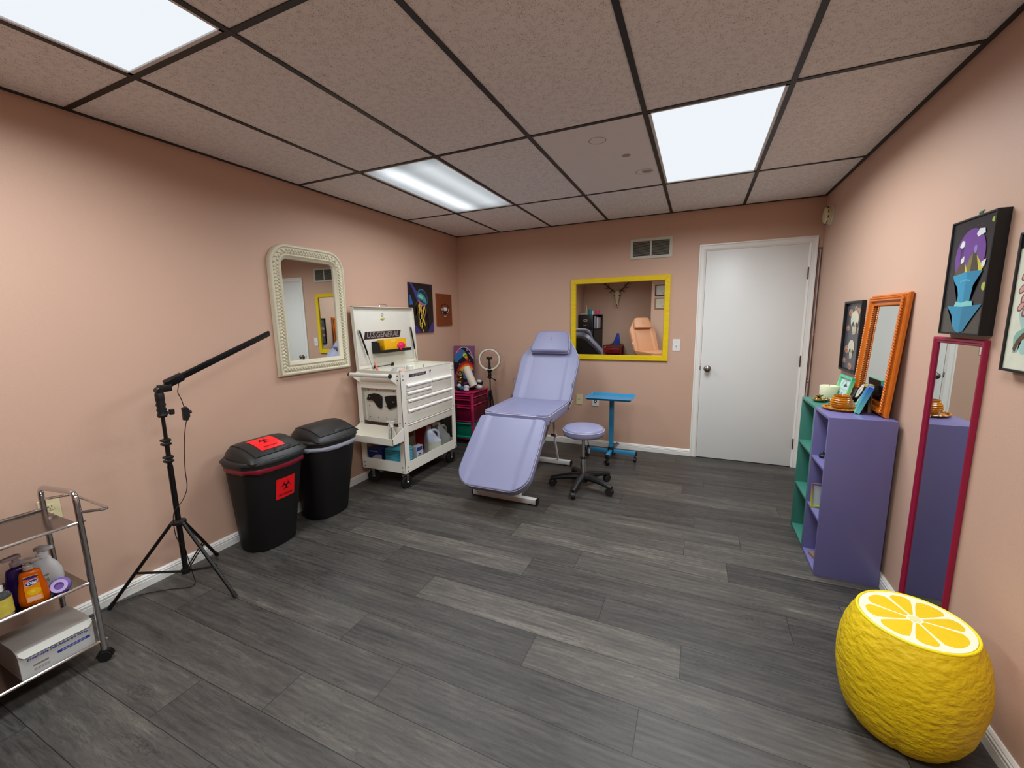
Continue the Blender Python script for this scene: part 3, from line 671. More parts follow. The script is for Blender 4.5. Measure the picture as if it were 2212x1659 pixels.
# ------------------------------------------------------------------ upholstered pads
def pad(bm, L, wfun, t, M, r=.009, groove=None, nu=34, nv=40, crown=.002, mi=0):
    # v runs 0..L along +y of M, x across, z out of the face
    us = [math.sin(PI / 2 * (2 * i / nu - 1)) for i in range(nu + 1)]
    vs = [(1 - math.cos(PI * j / nv)) / 2 for j in range(nv + 1)]
    top = []; bot = []
    for v in vs:
        w = max(wfun(v), .004); ra = []; rb = []
        for u in us:
            d = min((1 - abs(u)) * w, v * L, (1 - v) * L); wn = w
            e = 0 if d >= r else r - math.sqrt(max(0, r * r - (r - d) ** 2))
            z = t - e + crown * (1 - u * u)
            if groove: z += groove(u * w, v)
            ra.append(V((u * w, v * L, z))); rb.append(V((u * w, v * L, min(e, t * .4))))
        top.append([bm.verts.new(M @ p) for p in ra]); bot.append([bm.verts.new(M @ p) for p in rb])
    def f(*q):
        try: g = bm.faces.new(q); g.smooth = True; g.material_index = mi
        except ValueError: pass
    for j in range(nv):
        for i in range(nu):
            f(top[j][i], top[j][i + 1], top[j + 1][i + 1], top[j + 1][i]); f(bot[j][i], bot[j + 1][i], bot[j + 1][i + 1], bot[j][i + 1])
        f(top[j][0], top[j + 1][0], bot[j + 1][0], bot[j][0]); f(top[j][nu], bot[j][nu], bot[j + 1][nu], top[j + 1][nu])
    for i in range(nu):
        f(top[0][i], bot[0][i], bot[0][i + 1], top[0][i + 1]); f(top[nv][i], top[nv][i + 1], bot[nv][i + 1], bot[nv][i])
def interp(tab):
    def g(v):
        for (a, x), (b, y) in zip(tab, tab[1:]):
            if v <= b:
                k = (v - a) / (b - a); return x + (y - x) * k
        return tab[-1][1]
    return g
def outline(L, wfun, z, n=24, inset=0.0):
    A = []
    for j in range(n + 1):
        v = (1 - math.cos(PI * j / n)) / 2; A.append(V((wfun(v) - inset, min(max(v * L, inset), L - inset), z)))
    return A + [V((-p.x, p.y, p.z)) for p in A[::-1]]
def rounded(w, r, L, r0=None):
    r0 = r if r0 is None else r0
    wf = w if callable(w) else (lambda v: w)
    def g(v):
        y = v * L; q = wf(v)
        if y > L - r: d = r - (L - y); return q - r + math.sqrt(max(0, r * r - d * d))
        if r0 > 0 and y < r0: d = r0 - y; return q - r0 + math.sqrt(max(0, r0 * r0 - d * d))
        return q
    return g

def facial_chair(label, vinyl, pipe, under, name='treatment_chair', back_deg=53.5, leg_deg=-42.5, zs=.655, group=None, leglen=.625):
    r = thing(name, label, 'treatment chair', (0, 0, 0), group)
    whitem = mat('white chair frame enamel', '#C9CAC8', rough=0.35)
    bol = lambda x, v: .008 * max(0, min(1, (abs(x) - .188) / .016)) - .004 * math.exp(-((abs(x) - .188) / .006) ** 2)
    # seat: front edge at y=-.22, rear at y=.39 (base centre is y=0)
    L = .60; M = basis((0, -.245, zs - .088), (1, 0, 0), (0, 1, .012)); wf = rounded(.288, .02, L, .05)
    bm = new(); pad(bm, L, wf, .085, M, groove=bol); s = obj('seat', bm, vinyl, r, smooth=50)
    bm = new(); tube(bm, [M @ p for p in outline(L, wf, .074, inset=.001)], .0035, 6, closed=True); obj('seat_piping', bm, pipe, s)
    bm = new(); box(bm, (-.25, -.2, zs - .102), (.25, .33, zs - .088)); obj('seat_board', bm, under, s)
    # backrest
    a = math.radians(back_deg); L = .745; up = V((0, math.cos(a), math.sin(a)))
    M = basis((0, .355, zs - .005), (1, 0, 0), up); M = M @ Tr(0, 0, -.075)
    wf = rounded(interp(((0, .288), (.55, .300), (.66, .296), (.78, .245), (.9, .185), (1, .150))), .07, L, .02)
    bm = new(); pad(bm, L, wf, .078, M, groove=lambda x, v: bol(x, v) * (1 if v < .62 else max(0, 1 - (v - .62) * 8))); b = obj('backrest', bm, vinyl, r, smooth=50)
    bm = new(); tube(bm, [M @ p for p in outline(L, wf, .066, inset=.001)], .0035, 6, closed=True); obj('backrest_piping', bm, pipe, b)
    bm = new(); pad(bm, L - .05, lambda v: wf(v) - .028, .006, M @ Tr(0, .025, -.006), r=.003, crown=0); 
    obj('back_board', bm, under, b)
    bm = new(); tube(bm, [M @ V((.07 * math.cos(q), .55 + .055 * math.sin(q), -.0065)) for q in [2 * PI * k / 24 for k in range(24)]], .003, 6, closed=True); obj('face_hole_seam', bm, mat('black seam', '#111111'), b)
    # head pillow
    HL = .245; M2 = M @ Tr(0, .505, .078); wf2 = rounded(interp(((0, .200), (.25, .198), (1, .166))), .050, HL, .03)
    bm = new(); pad(bm, HL, wf2, .066, M2, r=.024, crown=.010); h = obj('head_pillow', bm, vinyl, r, smooth=60)
    bm = new(); tube(bm, [M2 @ p for p in outline(HL, wf2, .034, inset=-.001)], .003, 6, closed=True); obj('pillow_piping', bm, pipe, h)
    em = mat(vinyl.name + ' emboss', '#77749E' if 'lilac' in vinyl.name else '#B07850', rough=.5)
    bm = new(); Mz = M2 @ Tr(0, .14, .0765)
    tube(bm, [Mz @ V((.016 * math.cos(q), .018 * math.sin(q) + .004, 0)) for q in [math.radians(k) for k in range(-150, 91, 20)]], .0012, 5)
    tube(bm, [Mz @ V((.007 * math.sin(k * .8), -.018 + .008 * k, .0003)) for k in range(6)], .0012, 5)
    for k in range(9): box(bm, (-.026 + .006 * k, -.040, -.001), (-.022 + .006 * k, -.035, .0004), M=Mz)
    obj('embossed_mark', bm, em, h)
    # leg rest
    a = math.radians(leg_deg); d = V((0, -math.cos(a), math.sin(a)))
    M = basis((0, -.275, zs - .035), (-1, 0, 0), d); M = M @ Tr(0, 0, -.062)
    L = leglen; wf = rounded(interp(((0, .283), (.4, .296), (1, .292))), .15, L, .03)
    bm = new(); pad(bm, L, wf, .075, M, r=.010, groove=bol); l = obj('leg_rest', bm, vinyl, r, smooth=50)
    bm = new(); tube(bm, [M @ p for p in outline(L, wf, .064, inset=.001)], .0035, 6, closed=True); obj('leg_rest_piping', bm, pipe, l)
    bm = new(); tube(bm, [M @ p for p in fillet([(-.24, .05, -.014), (-.24, L - .15, -.014), (.24, L - .15, -.014), (.24, .05, -.014)], .05)], .011, 8); obj('leg_rest_support', bm, whitem, l)
    # frame
    for yy, nm in ((-.465, 'front'), (.465, 'rear')):
        bm = new(); box(bm, (-.275, yy - .022, .012), (.275, yy + .022, .052), .004); f = obj('floor_bar', bm, whitem, r)
        for sx in (-1, 1):
            bm = new(); box(bm, (sx * .275 - .004 if sx > 0 else -.285, yy - .024, .008), (.285 if sx > 0 else -.271, yy + .024, .054), .003); obj('end_cap', bm, BLACKP, f)
            bm = new(); cyl(bm, (sx * .22, yy, 0), (sx * .22, yy, .014), .016, seg=12); obj('rubber_foot', bm, RUBBER, f)
    for sx in (-1, 1):
        bm = new(); x = sx * .15
        tube(bm, fillet([(x, .455, .045), (x, .36, .26), (x, .30, zs - .11)], .03), .011, 8); obj('leg', bm, whitem, r)
        bm = new(); x = sx * .125
        tube(bm, fillet([(x, -.455, .045), (x, .16, .36), (x, .30, .47)], .05), .011, 8); obj('leg', bm, whitem, r)
        bm = new(); cyl(bm, (sx * .165, .335, .33), (sx * .12, .335, .33), .014, seg=10); sphere(bm, (sx * .168, .335, .33), .012, seg=8, rg=6); obj('pivot_bolt', bm, CHROME, r)
        bm = new(); tube(bm, [(sx * .296, -.20, zs - .06), (sx * .299, -.14, zs - .05)], .008, 8); obj('side_pin', bm, CHROME, r); bm = new(); tube(bm, [(sx * .296, .30, zs - .05), (sx * .305, .34, zs - .02), (sx * .305, .40, zs + .02)], .008, 8); obj('side_bracket', bm, CHROME, r)
        bm = new(); tube(bm, [V((sx * .303, .355 + math.cos(math.radians(back_deg)) * .13, zs + .14)) , V((sx * .303, .355 + math.cos(math.radians(back_deg)) * .16, zs + .18))], .007, 8); obj('armrest_socket', bm, CHROME, r)
    bm = new(); lathe(bm, [(.0, -.02), (.062, -.02), (.062, .02), (0, .02)], M=Tr(.11, .05, .40) @ Matrix.Rotation(PI / 2, 4, 'Y'), seg=24); obj('gas_strut_wheel', bm, mat('pale grey plastic', '#A9A9A4'), r)
    
    for a, b, q in (((0, -.3, .30), (0, .28, .50), .013), ((-.16, .3, .5), (.16, .3, .5), .010), ((-.2, -.2, .4), (.2, -.2, .4), .010)): bm = new(); cyl(bm, a, b, q, seg=12); obj('lift_bar', bm, STEEL, r)
    return r
LPIPE = mat('lilac piping', '#CCCBE0', rough=.4); UNDER = mat('charcoal underside cloth', '#3A3A3E', rough=.9)
PEACH = mat('peach vinyl', '#C48A62', rough=.42, vary=.04, bump=.15, bscale=400, bdist=.0005); PPIPE = mat('peach piping', '#DCA884', rough=.4)
c = facial_chair('lilac vinyl treatment chair with head pillow and lowered leg rest, before the yellow mirror', LILAC, LPIPE, UNDER); c.location = (1.36, -1.195, 0)
c = facial_chair('peach vinyl treatment chair behind the camera, seen in the yellow mirror', PEACH, PPIPE, UNDER, back_deg=66, leg_deg=-80, zs=.70, leglen=.50)
c.location = (1.930, -4.562, 0); c.rotation_euler = (0, 0, math.radians(142))

# ------------------------------------------------------------------ stool
def caster(bm_fork, bm_wheel, x, y, a, r=.026, top=.08, w=.011):
    dx, dy = math.cos(a), math.sin(a); nx, ny = -dy, dx
    for s in (-1, 1):
        p0 = V((x + nx * (w * .25 * s), y + ny * (w * .25 * s), r)); p1 = V((x + nx * w * 1.25 * s, y + ny * w * 1.25 * s, r)); cyl(bm_wheel, p0, p1, r, seg=18, bev=.003)
    cyl(bm_fork, (x, y, r), (x, y, top), .006, seg=8)
    t = [(r + .004) * 1.0]
    R = []
    for q in range(9):
        an = PI * q / 8; px = x + dx * math.cos(an) * (r + .004); py = y + dy * math.cos(an) * (r + .004); z = r + math.sin(an) * (r + .004)
        R.append([(px + nx * w * 1.1, py + ny * w * 1.1, z), (px - nx * w * 1.1, py - ny * w * 1.1, z), (px - nx * w * 1.1, py - ny * w * 1.1, z - .003), (px + nx * w * 1.1, py + ny * w * 1.1, z - .003)])
    rings(bm_fork, R)
def stool():
    cx, cy = 1.872, -1.185
    r = thing('rolling_stool', 'round lilac rolling stool with black five-star base beside the treatment chair', 'stool', (cx, cy, 0))
    bm = new(); lathe(bm, [(0, .452), (.145, .452), (.163, .460), (.169, .475), (.169, .505), (.163, .518), (.150, .527), (.10, .533), (0, .535)], (cx, cy, 0), 48); s = obj('seat', bm, LILAC, r, smooth=60)
    bm = new(); tube(bm, [(cx + .1695 * math.cos(q), cy + .1695 * math.sin(q), .505) for q in [2 * PI * k / 48 for k in range(48)]], .002, 6, closed=True); obj('seat_seam', bm, LPIPE, s)
    bm = new(); box(bm, (cx - .08, cy - .08, .440), (cx + .08, cy + .08, .453)); obj('seat_plate', bm, BLACKS, s)
    bm = new(); cyl(bm, (cx, cy, .24), (cx, cy, .445), .014, seg=20); cyl(bm, (cx, cy, .10), (cx, cy, .262), .025, .023, seg=24); p = obj('gas_column', bm, CHROME, r)
    bm = new(); cyl(bm, (cx, cy, .255), (cx, cy, .268), .027, seg=24); obj('column_collar', bm, BLACKP, p)
    bm = new(); tube(bm, fillet([(cx + .02, cy, .445), (cx + .05, cy - .05, .435), (cx + .075, cy - .12, .37)], .02), .004, 6); l = obj('height_lever', bm, BLACKS, r)
    bm = new(); tube(bm, [(cx + .064, cy - .09, .397), (cx + .072, cy - .115, .372), (cx + .08, cy - .14, .345)], .009, 8, sx=1.6, rad=[.006, .011, .006]); obj('lever_paddle', bm, BLACKP, l)
    bm = new(); lathe(bm, [(0, .055), (.042, .055), (.046, .065), (.043, .105), (.036, .125), (.026, .13), (0, .13)], (cx, cy, 0), 24)
    wb = []
    for k in range(5):
        a = math.radians(195 + 72 * k); d = V((math.cos(a), math.sin(a), 0)); n = V((-d.y, d.x, 0)); o = V((cx, cy, 0)); R = []
        for q, hz, hw, hh in ((.02, .098, .038, .032), (.10, .098, .029, .028), (.18, .088, .025, .023), (.25, .076, .024, .019), (.275, .070, .018, .015)):
            P = []
            for j in range(10):
                t = 2 * PI * j / 10; P.append(o + d * q + n * hw * math.cos(t) + V((0, 0, hz + hh * math.sin(t))))
            R.append(P)
        rings(bm, R); wb.append(o + d * .255)
    obj('star_base', bm, BLACKP, r)
    for k, p in enumerate(wb):
        f = new(); w = new(); caster(f, w, p.x, p.y, math.radians(40 + 65 * k), r=.030, w=.014); c = obj('caster', f, BLACKP, r); obj('caster_wheel', w, mat('caster wheel', '#191918', rough=.5), c)
stool()

# ------------------------------------------------------------------ blue tray stand
def tray():
    BL = mat('sky blue enamel', '#2F86B4', rough=.3, vary=.04)
    cx, cy = 1.955, -.40
    r = thing('tray_stand', 'blue rolling tray stand with one shallow tray, near the back wall beside the stool', 'tray stand', (cx, cy, 0))
    bm = new(); x0, x1, y0, y1, z = 1.742, 2.178, -.662, -.352, .648
    def rr(i, zz, rad): return [(x, y, zz) for x, y in rrect(x1 - x0 - 2 * i, y1 - y0 - 2 * i, rad, 4, (x0 + x1) / 2, (y0 + y1) / 2)]
    y0 += 0; rings(bm, [rr(.016, z - .0, .02), rr(-.004, z + .020, .03), rr(.0, z + .0225, .028), rr(.003, z + .020, .026), rr(.018, z + .004, .02), rr(.021, z + .003, .018)]); obj('tray', bm, BL, r, smooth=40)
    bm = new(); box(bm, (cx - .022, cy - .016, .115), (cx + .022, cy + .016, .645), .004); box(bm, (cx - .05, cy - .16, .636), (cx + .05, cy + .03, .648), .003); obj('post', bm, BL, r)
    bm = new(); box(bm, (cx - .028, cy - .026, .062), (cx + .028, cy + .026, .135), .005); obj('post_socket', bm, BLACKP, r)
    bm = new(); box(bm, (cx - .255, cy - .014, .072), (cx + .245, cy + .014, .108), .004); obj('foot_bar', bm, BL, r)
    bm = new(); box(bm, (cx - .016, cy - .20, .072), (cx + .016, cy + .20, .108), .004); obj('foot_bar', bm, BL, r)
    for lo, hi in (((cx - .263, cy - .016, .07), (cx - .250, cy + .016, .11)), ((cx + .240, cy - .016, .07), (cx + .253, cy + .016, .11)), ((cx - .018, cy - .208, .07), (cx + .018, cy - .195, .11)), ((cx - .018, cy + .195, .07), (cx + .018, cy + .208, .11))): bm = new(); box(bm, lo, hi, .002); obj('end_cap', bm, BLACKP, r)
    bm = new(); tube(bm, [(cx, cy + .02, .11), (cx + .03, cy + .06, .13), (cx + .05, cy + .09, .15)], .012, 8, sx=2.0); obj('foot_pedal', bm, mat('grey pedal', '#5A6068', rough=.4), r)
    for k, (x, y) in enumerate(((cx - .245, cy), (cx + .235, cy), (cx, cy - .19), (cx, cy + .19))):
        f = new(); w = new(); caster(f, w, x, y, .5 + k, r=.024, top=.075, w=.009); c = obj('caster', f, BLACKP, r); obj('caster_wheel', w, RUBBER, c)
tray()

# ------------------------------------------------------------------ white tool cart
def cart():
    WH = mat('white powder-coated steel', '#E8E6DA', rough=.38, vary=.02); WD = mat('white steel inner', '#DAD8CC', rough=.45)
    bolt = mat('dark bolt', '#2A2A2A', rough=.4, metal=.6); hd = mat('white drawer pull', '#F0F0EC', rough=.3, metal=.1)
    x0, x1, y0, y1 = .055, .525, -1.812, -1.008
    r = thing('tool_cart', 'white steel tool cart with raised lid, five drawers and side tray against the pink wall', 'tool cart', (.29, -1.41, 0))
    # corner posts
    for x, y in ((x0, y0), (x1, y0), (x0, y1), (x1, y1)):
        sx = 1 if x == x0 else -1; sy = 1 if y == y0 else -1; bm = new()
        a, b = sorted((x, x + sx * .048)); c, d = sorted((y, y + sy * .003)); box(bm, (a, c, .148), (b, d, 1.0))
        a, b = sorted((x, x + sx * .003)); c, d = sorted((y, y + sy * .062)); box(bm, (a, c, .148), (b, d, 1.0)); p = obj('corner_post', bm, WH, r)
        bm = new()
        for z in ((.165, .20, .58, .94, .975) if x == x1 else (.165, .20, .565)):
            cyl(bm, (x + sx * .030, y - sy * .0015, z), (x + sx * .030, y + sy * .001, z), .0055, seg=8)
            cyl(bm, (x - sx * .0015, y + sy * .030, z), (x + sx * .001, y + sy * .030, z), .0055, seg=8)
        obj('post_bolt', bm, bolt, p)
    # drawer cabinet body with open top well
    zb, zt = .565, 1.012; bm = new(); e = .004
    box(bm, (x0 + e, y1 - .006, zb), (x1 - e, y1 - e, zt)); box(bm, (x0 + e, y0 + .012, zb + .03), (x0 + .009, y1 - e, zt))
    box(bm, (x0 + e, y0 + e, .905), (x1 - e, y0 + .008, zt)); box(bm, (x0 + e, y0 + .055, zb), (x1 - .02, y0 + .058, .91))
    box(bm, (x0 + .01, y0 + .01, .885), (x1 - .006, y1 - .006, .892)); box(bm, (x0 + .01, y0 + .06, zb - .004), (x1 - .012, y1 - .006, zb))
    box(bm, (x1 - .006, y0 + .003, .898), (x1 - .002, y1 - .003, zt))
    box(bm, (x1 - .004, y0 + .062, .490), (x1 - .001, y1 - .062, .557), .002); box(bm, (x1 - .004, y0 + .062, .552), (x1 + .010, y1 - .062, .562), .003)
    for lo, hi in (((x0, y0, zt - .003), (x0 + .012, y1, zt)), ((x1 - .014, y0, zt - .003), (x1, y1, zt)), ((x0, y0, zt - .003), (x1, y0 + .012, zt)), ((x0, y1 - .012, zt - .003), (x1, y1, zt))): box(bm, lo, hi)
    obj('cabinet_body', bm, WH, r)
    bm = new(); box(bm, (x1 - .010, y0 + .06, .56), (x1 - .009, y1 - .06, .90)); obj('drawer_cavity', bm, mat('dark drawer gap', '#2E2C28', rough=.8), r)
    # drawers (y0,y1,z0,z1)
    ya, ym, yb = y0 + .066, -1.402, y1 - .066
    for (a, b, c, d) in ((ya, ym - .004, .838, .897), (ya, ym - .004, .774, .834), (ym + .004, yb, .774, .897), (ya, yb, .688, .770), (ya, yb, .566, .684)):
        bm = new(); box(bm, (x1 - .03, a, c), (x1 + .002, b, d), .002); dr = obj('drawer', bm, WH, r)
        bm = new(); P = [(x1 + .002, d + .001), (x1 + .012, d), (x1 + .022, d - .010), (x1 + .021, d - .021), (x1 + .017, d - .021), (x1 + .016, d - .012), (x1 + .002, d - .006)]
        rings(bm, [[(x, y, z) for x, z in P] for y in (a + .002, b - .002)]); obj('drawer_pull', bm, hd, dr, smooth=25)
    # side panels: near end peg panel, shelf tray, lower shelf
    bm = new()
    box(bm, (x0 + .048, y0 + .001, .862), (x1 - .048, y0 + .004, .905)); 
    obj('side_rail', bm, WH, r)
    bm = new(); box(bm, (x0 + .05, y0 + .050, .560), (x1 - .048, y0 + .054, .862), .001); pg = obj('peg_panel', bm, WD, r)
    bm = new()
    for x in (.135, .225, .315, .405):
        for z in (.835, .70, .60):
            if z == .70 and x in (.225,): continue
            cyl(bm, (x, y0 + .049, z), (x, y0 + .0505, z), .0042, seg=8)
    obj('peg_hole', bm, bolt, pg)
    # side tray
    bm = new(); t0, t1, q0 = .058, .552, -1.955
    box(bm, (t0, q0, .432), (t1 - .02, y0 - .001, .436)); box(bm, (t0, q0, .432), (t1 - .02, q0 + .003, .488))
    for x in (t0, t1 - .023):
        rings(bm, [[(x, q0, .432), (x, y0, .432), (x, y0, .548), (x, q0, .488)], [(x + .003, q0, .432), (x + .003, y0, .432), (x + .003, y0, .548), (x + .003, q0, .488)]])
    box(bm, (t0, y0 - .004, .432), (t1 - .02, y0 - .001, .548)); ty = obj('side_tray', bm, WH, r)
    bm = new(); cyl(bm, (.34, -1.87, .436), (.34, -1.87, .4375), .012, seg=12); obj('drain_hole', bm, bolt, ty)
    # bottom shelf
    bm = new(); box(bm, (x0 + .002, y0 + .002, .150), (x1 - .002, y1 - .002, .156))
    box(bm, (x0 + .047, y0 + .001, .150), (x1 - .047, y0 + .004, .245)); box(bm, (x0 + .047, y1 - .004, .150), (x1 - .047, y1 - .001, .245))
    box(bm, (x1 - .004, y0 + .06, .150), (x1 - .001, y1 - .06, .240)); box(bm, (x0 + .001, y0 + .06, .150), (x0 + .004, y1 - .06, .240)); obj('bottom_shelf', bm, WH, r)
    # push handle
    bm = new(); cyl(bm, (.085, -1.905, .985), (.495, -1.905, .985), .0165, seg=20); hn = obj('push_handle', bm, mat('white foam grip', '#DAD8CC', rough=.5), r)
    
    for a in (.495, .073): bm = new(); cyl(bm, (a, -1.905, .985), (a + .012, -1.905, .985), .0172, seg=20); obj('handle_cap', bm, BLACKP, hn)
    for x in (.10, .485): bm = new(); rings(bm, [[(x, y0, .90), (x, y0, .995), (x, -1.905, .998), (x, -1.915, .975)], [(x + .003, y0, .90), (x + .003, y0, .995), (x + .003, -1.905, .998), (x + .003, -1.915, .975)]]); obj('handle_bracket', bm, WH, hn)
    # lid, leaning back to the wall
    lz0, lz1 = 1.012, 1.545; M = basis((.070, y0, lz0), (0, 1, 0), (-.045, 0, 1)); w = y1 - y0; h = lz1 - lz0
    bm = new(); box(bm, (0, 0, -.003), (w, h, .0), M=M); box(bm, (0, 0, 0), (.004, h, .030), M=M); box(bm, (w - .004, 0, 0), (w, h, .030), M=M); box(bm, (0, h - .004, 0), (w, h, .030), M=M)
    lid = obj('lid', bm, WH, r)
    bm = new(); box(bm, (.012, .03, .001), (w - .012, h - .012, .003), .001, M=M); obj('lid_lining', bm, WD, lid)
    bm = new(); tube(bm, fillet([M @ V((w * .42, h, .010)), M @ V((w * .43, h + .026, .010)), M @ V((w * .53, h + .026, .010)), M @ V((w * .54, h, .010))], .01), .004, 8); obj('lid_handle', bm, CHROME, lid)
    for yy, z in ((.055, .33), (w - .055, .345)):
        s = 1 if yy < w / 2 else 1
        top = M @ V((yy, z, .02)); ye = yy + .10 * (1 if yy < .3 else .55); bot = V((.105, y0 + ye if yy < .3 else y1 - .018, .995)); mid = top.lerp(bot, .62)
        bm = new(); cyl(bm, top, mid, .0075, seg=12); g = obj('gas_strut', bm, BLACKS, lid)
        bm = new(); cyl(bm, mid, bot, .0028, seg=8); sphere(bm, top, .010, seg=10, rg=8); obj('strut_rod', bm, CHROME, g)
    # logos
    dk = mat('dark logo ink', '#2A2024', rough=.5); lg = mat('grey logo letter', '#8C8480', rough=.5)
    bm = new(); u0, v0 = .115, .248; P = [(u0, v0), (u0 + .47, v0 + .004), (u0 + .50, v0 + .070), (u0 + .02, v0 + .066)]
    f = bm.faces.new([bm.verts.new(M @ V((x, y, .0034))) for x, y in P]); lb = obj('logo_plate', bm, dk, lid, recalc=False)
    text('logo_letters', 'U.S.GENERAL', .071, M @ V((u0 + .245, v0 + .035, .0038)), (0, 1, 0), (-.045, 0, 1), lg, lb, shear=.3, off=.0012, sx=1.02)
    bm = new(); P = [(-1.705, .950), (-1.470, .950), (-1.458, .976), (-1.695, .976)]
    f = bm.faces.new([bm.verts.new((x1 - .0014, y, z)) for y, z in P]); lb = obj('logo_plate', bm, mat('navy logo ink', '#23233A', rough=.4), r, recalc=False)
    text('logo_letters', 'U.S.GENERAL', .027, (x1 - .001, -1.582, .963), (0, 1, 0), (0, 0, 1), lg, lb, shear=.3, off=.0006, sx=1.25)
    bm = new(); cyl(bm, (x1 - .002, -1.404, .975), (x1 + .006, -1.404, .975), .010, seg=16, bev=.002); obj('lock', bm, CHROME, r)
    # black hinge blocks in the well
    bm = new()
    for yy in (-1.60, -1.36): box(bm, (.064, yy - .014, 1.0), (.080, yy + .014, 1.028), .002)
    cyl(bm, (.074, -1.60, 1.012), (.074, -1.36, 1.012), .003, seg=6); obj('hinge_stop', bm, BLACKP, r)
    # casters
    for x, y, a in ((x0 + .06, y0 + .07, .5), (x1 - .045, y0 + .055, 1.4), (x0 + .06, y1 - .07, .1), (x1 - .045, y1 - .055, 1.3)):
        c = V((x, y, .055)); d = V((math.cos(a), math.sin(a), 0)); n = V((-d.y, d.x, 0))
        bm = new(); box(bm, (x - .035, y - .035, .143), (x + .035, y + .035, .148)); cyl(bm, (x, y, .128), (x, y, .144), .022, seg=14)
        for s in (-1, 1):
            Mx = basis(c + n * .020 * s, d, (0, 0, 1)); box(bm, (-.012, -.005, -.0015), (.012, .075, .0015), M=Mx)
        Mx = basis(c + V((0, 0, .073)), d, n); box(bm, (-.014, -.021, 0), (.014, .021, .003), M=Mx); cyl(bm, c - n * .026, c + n * .026, .005, seg=8); cf = obj('caster_fork', bm, CHROME, r)
        bm = new(); cyl(bm, c - n * .015, c + n * .015, .055, seg=28, bev=.006); obj('caster_wheel', bm, RUBBER, cf)
        if y == y0 + .055 or x > .3:
            bm = new(); box(bm, tuple(c + n * .022 + V((-.012, -.012, .042))), tuple(c + n * .022 + V((.022, .014, .062))), .004); box(bm, tuple(c + n * .022 + V((-.01, -.012, -.03))), tuple(c + n * .022 + V((.02, .012, -.008))), .004); obj('brake_tab', bm, mat('pale green brake tab', '#B4C8BC', rough=.4), cf)
    return M
LIDM = cart()

def jug(name, label, cat, x, y, z, m, cap, ang=0.0, h=.255, r=.070, band=None, group=None):
    t = thing(name, label, cat, (x, y, z), group); M = Tr(x, y, z) @ Rz(ang)
    bm = new(); sq = lambda s: [(px, py) for px, py in rrect(2 * r * s, 2 * r * s * .95, r * .45 * s, 5)]
    R = []
    for s, q, ox in ((.92, 0, 0), (1, .01, 0), (1, .120, 0), (.97, .125, 0), (.97, .132, 0), (.80, .152, -.013), (.62, .190, -.024), (.42, .222, -.032), (.27, .236, -.036), (.27, h, -.036)):
        R.append([(px + ox, py, q) for px, py in sq(s)])
    rings(bm, R, M=M); obj('jug_body', bm, m, t, smooth=50)
    bm = new(); tube(bm, fillet([(-.03, 0, .218), (.026, 0, .226), (.062, 0, .195), (.060, 0, .125), (.05, 0, .115)], .03), .0125, 10, M=M, sx=.8); obj('handle', bm, m, t)
    bm = new(); cyl(bm, (-.036, 0, h - .012), (-.036, 0, h + .012), .0215, seg=20, M=M, bev=.002); obj('cap', bm, cap, t)
    if band:
        bm = new(); R = [[(px * 1.006, py * 1.006, q) for px, py in sq(1)] for q in (.035, .12)]; rings(bm, R, cap0=False, cap1=False, M=M); obj('paper_label', bm, band, t)
    return t
def spray(name, label, x, y, z, ang=0.0, m=None, head=None, h=.16, r=.034, group=None, cat='spray bottle'):
    t = thing(name, label, cat, (x, y, z), group); M = Tr(x, y, z) @ Rz(ang)
    bm = new(); lathe(bm, [(0, 0), (r * .9, 0), (r, .006), (r, h * .55), (r * .86, h * .72), (r * .42, h * .88), (.013, h * .92), (.013, h), (0, h)], M=M, seg=24); obj('bottle', bm, m or GLASS, t, smooth=50)
    hd = head or WHITEP
    bm = new(); cyl(bm, (0, 0, h * .96), (0, 0, h + .018), .0155, seg=16, M=M, bev=.002); rings(bm, [[(-.016, -.009, h + .018), (.018, -.009, h + .018), (.018, .009, h + .018), (-.016, .009, h + .018)], [(-.026, -.008, h + .046), (.03, -.007, h + .046), (.03, .007, h + .046), (-.026, .008, h + .046)]], M=M); cyl(bm, (.028, 0, h + .036), (.046, 0, h + .036), .006, seg=10, M=M)
    s = obj('spray_head', bm, hd, t)
    bm = new(); tube(bm, [(.018, 0, h + .03), (.030, 0, h + .012), (.028, 0, h - .012)], .0035, 6, M=M, sx=2); obj('trigger', bm, hd, s)
    bm = new(); tube(bm, [(0, 0, h * .95), (.004, 0, h * .5), (.012, 0, .008)], .002, 6, M=M); obj('dip_tube', bm, hd, s)
    return t

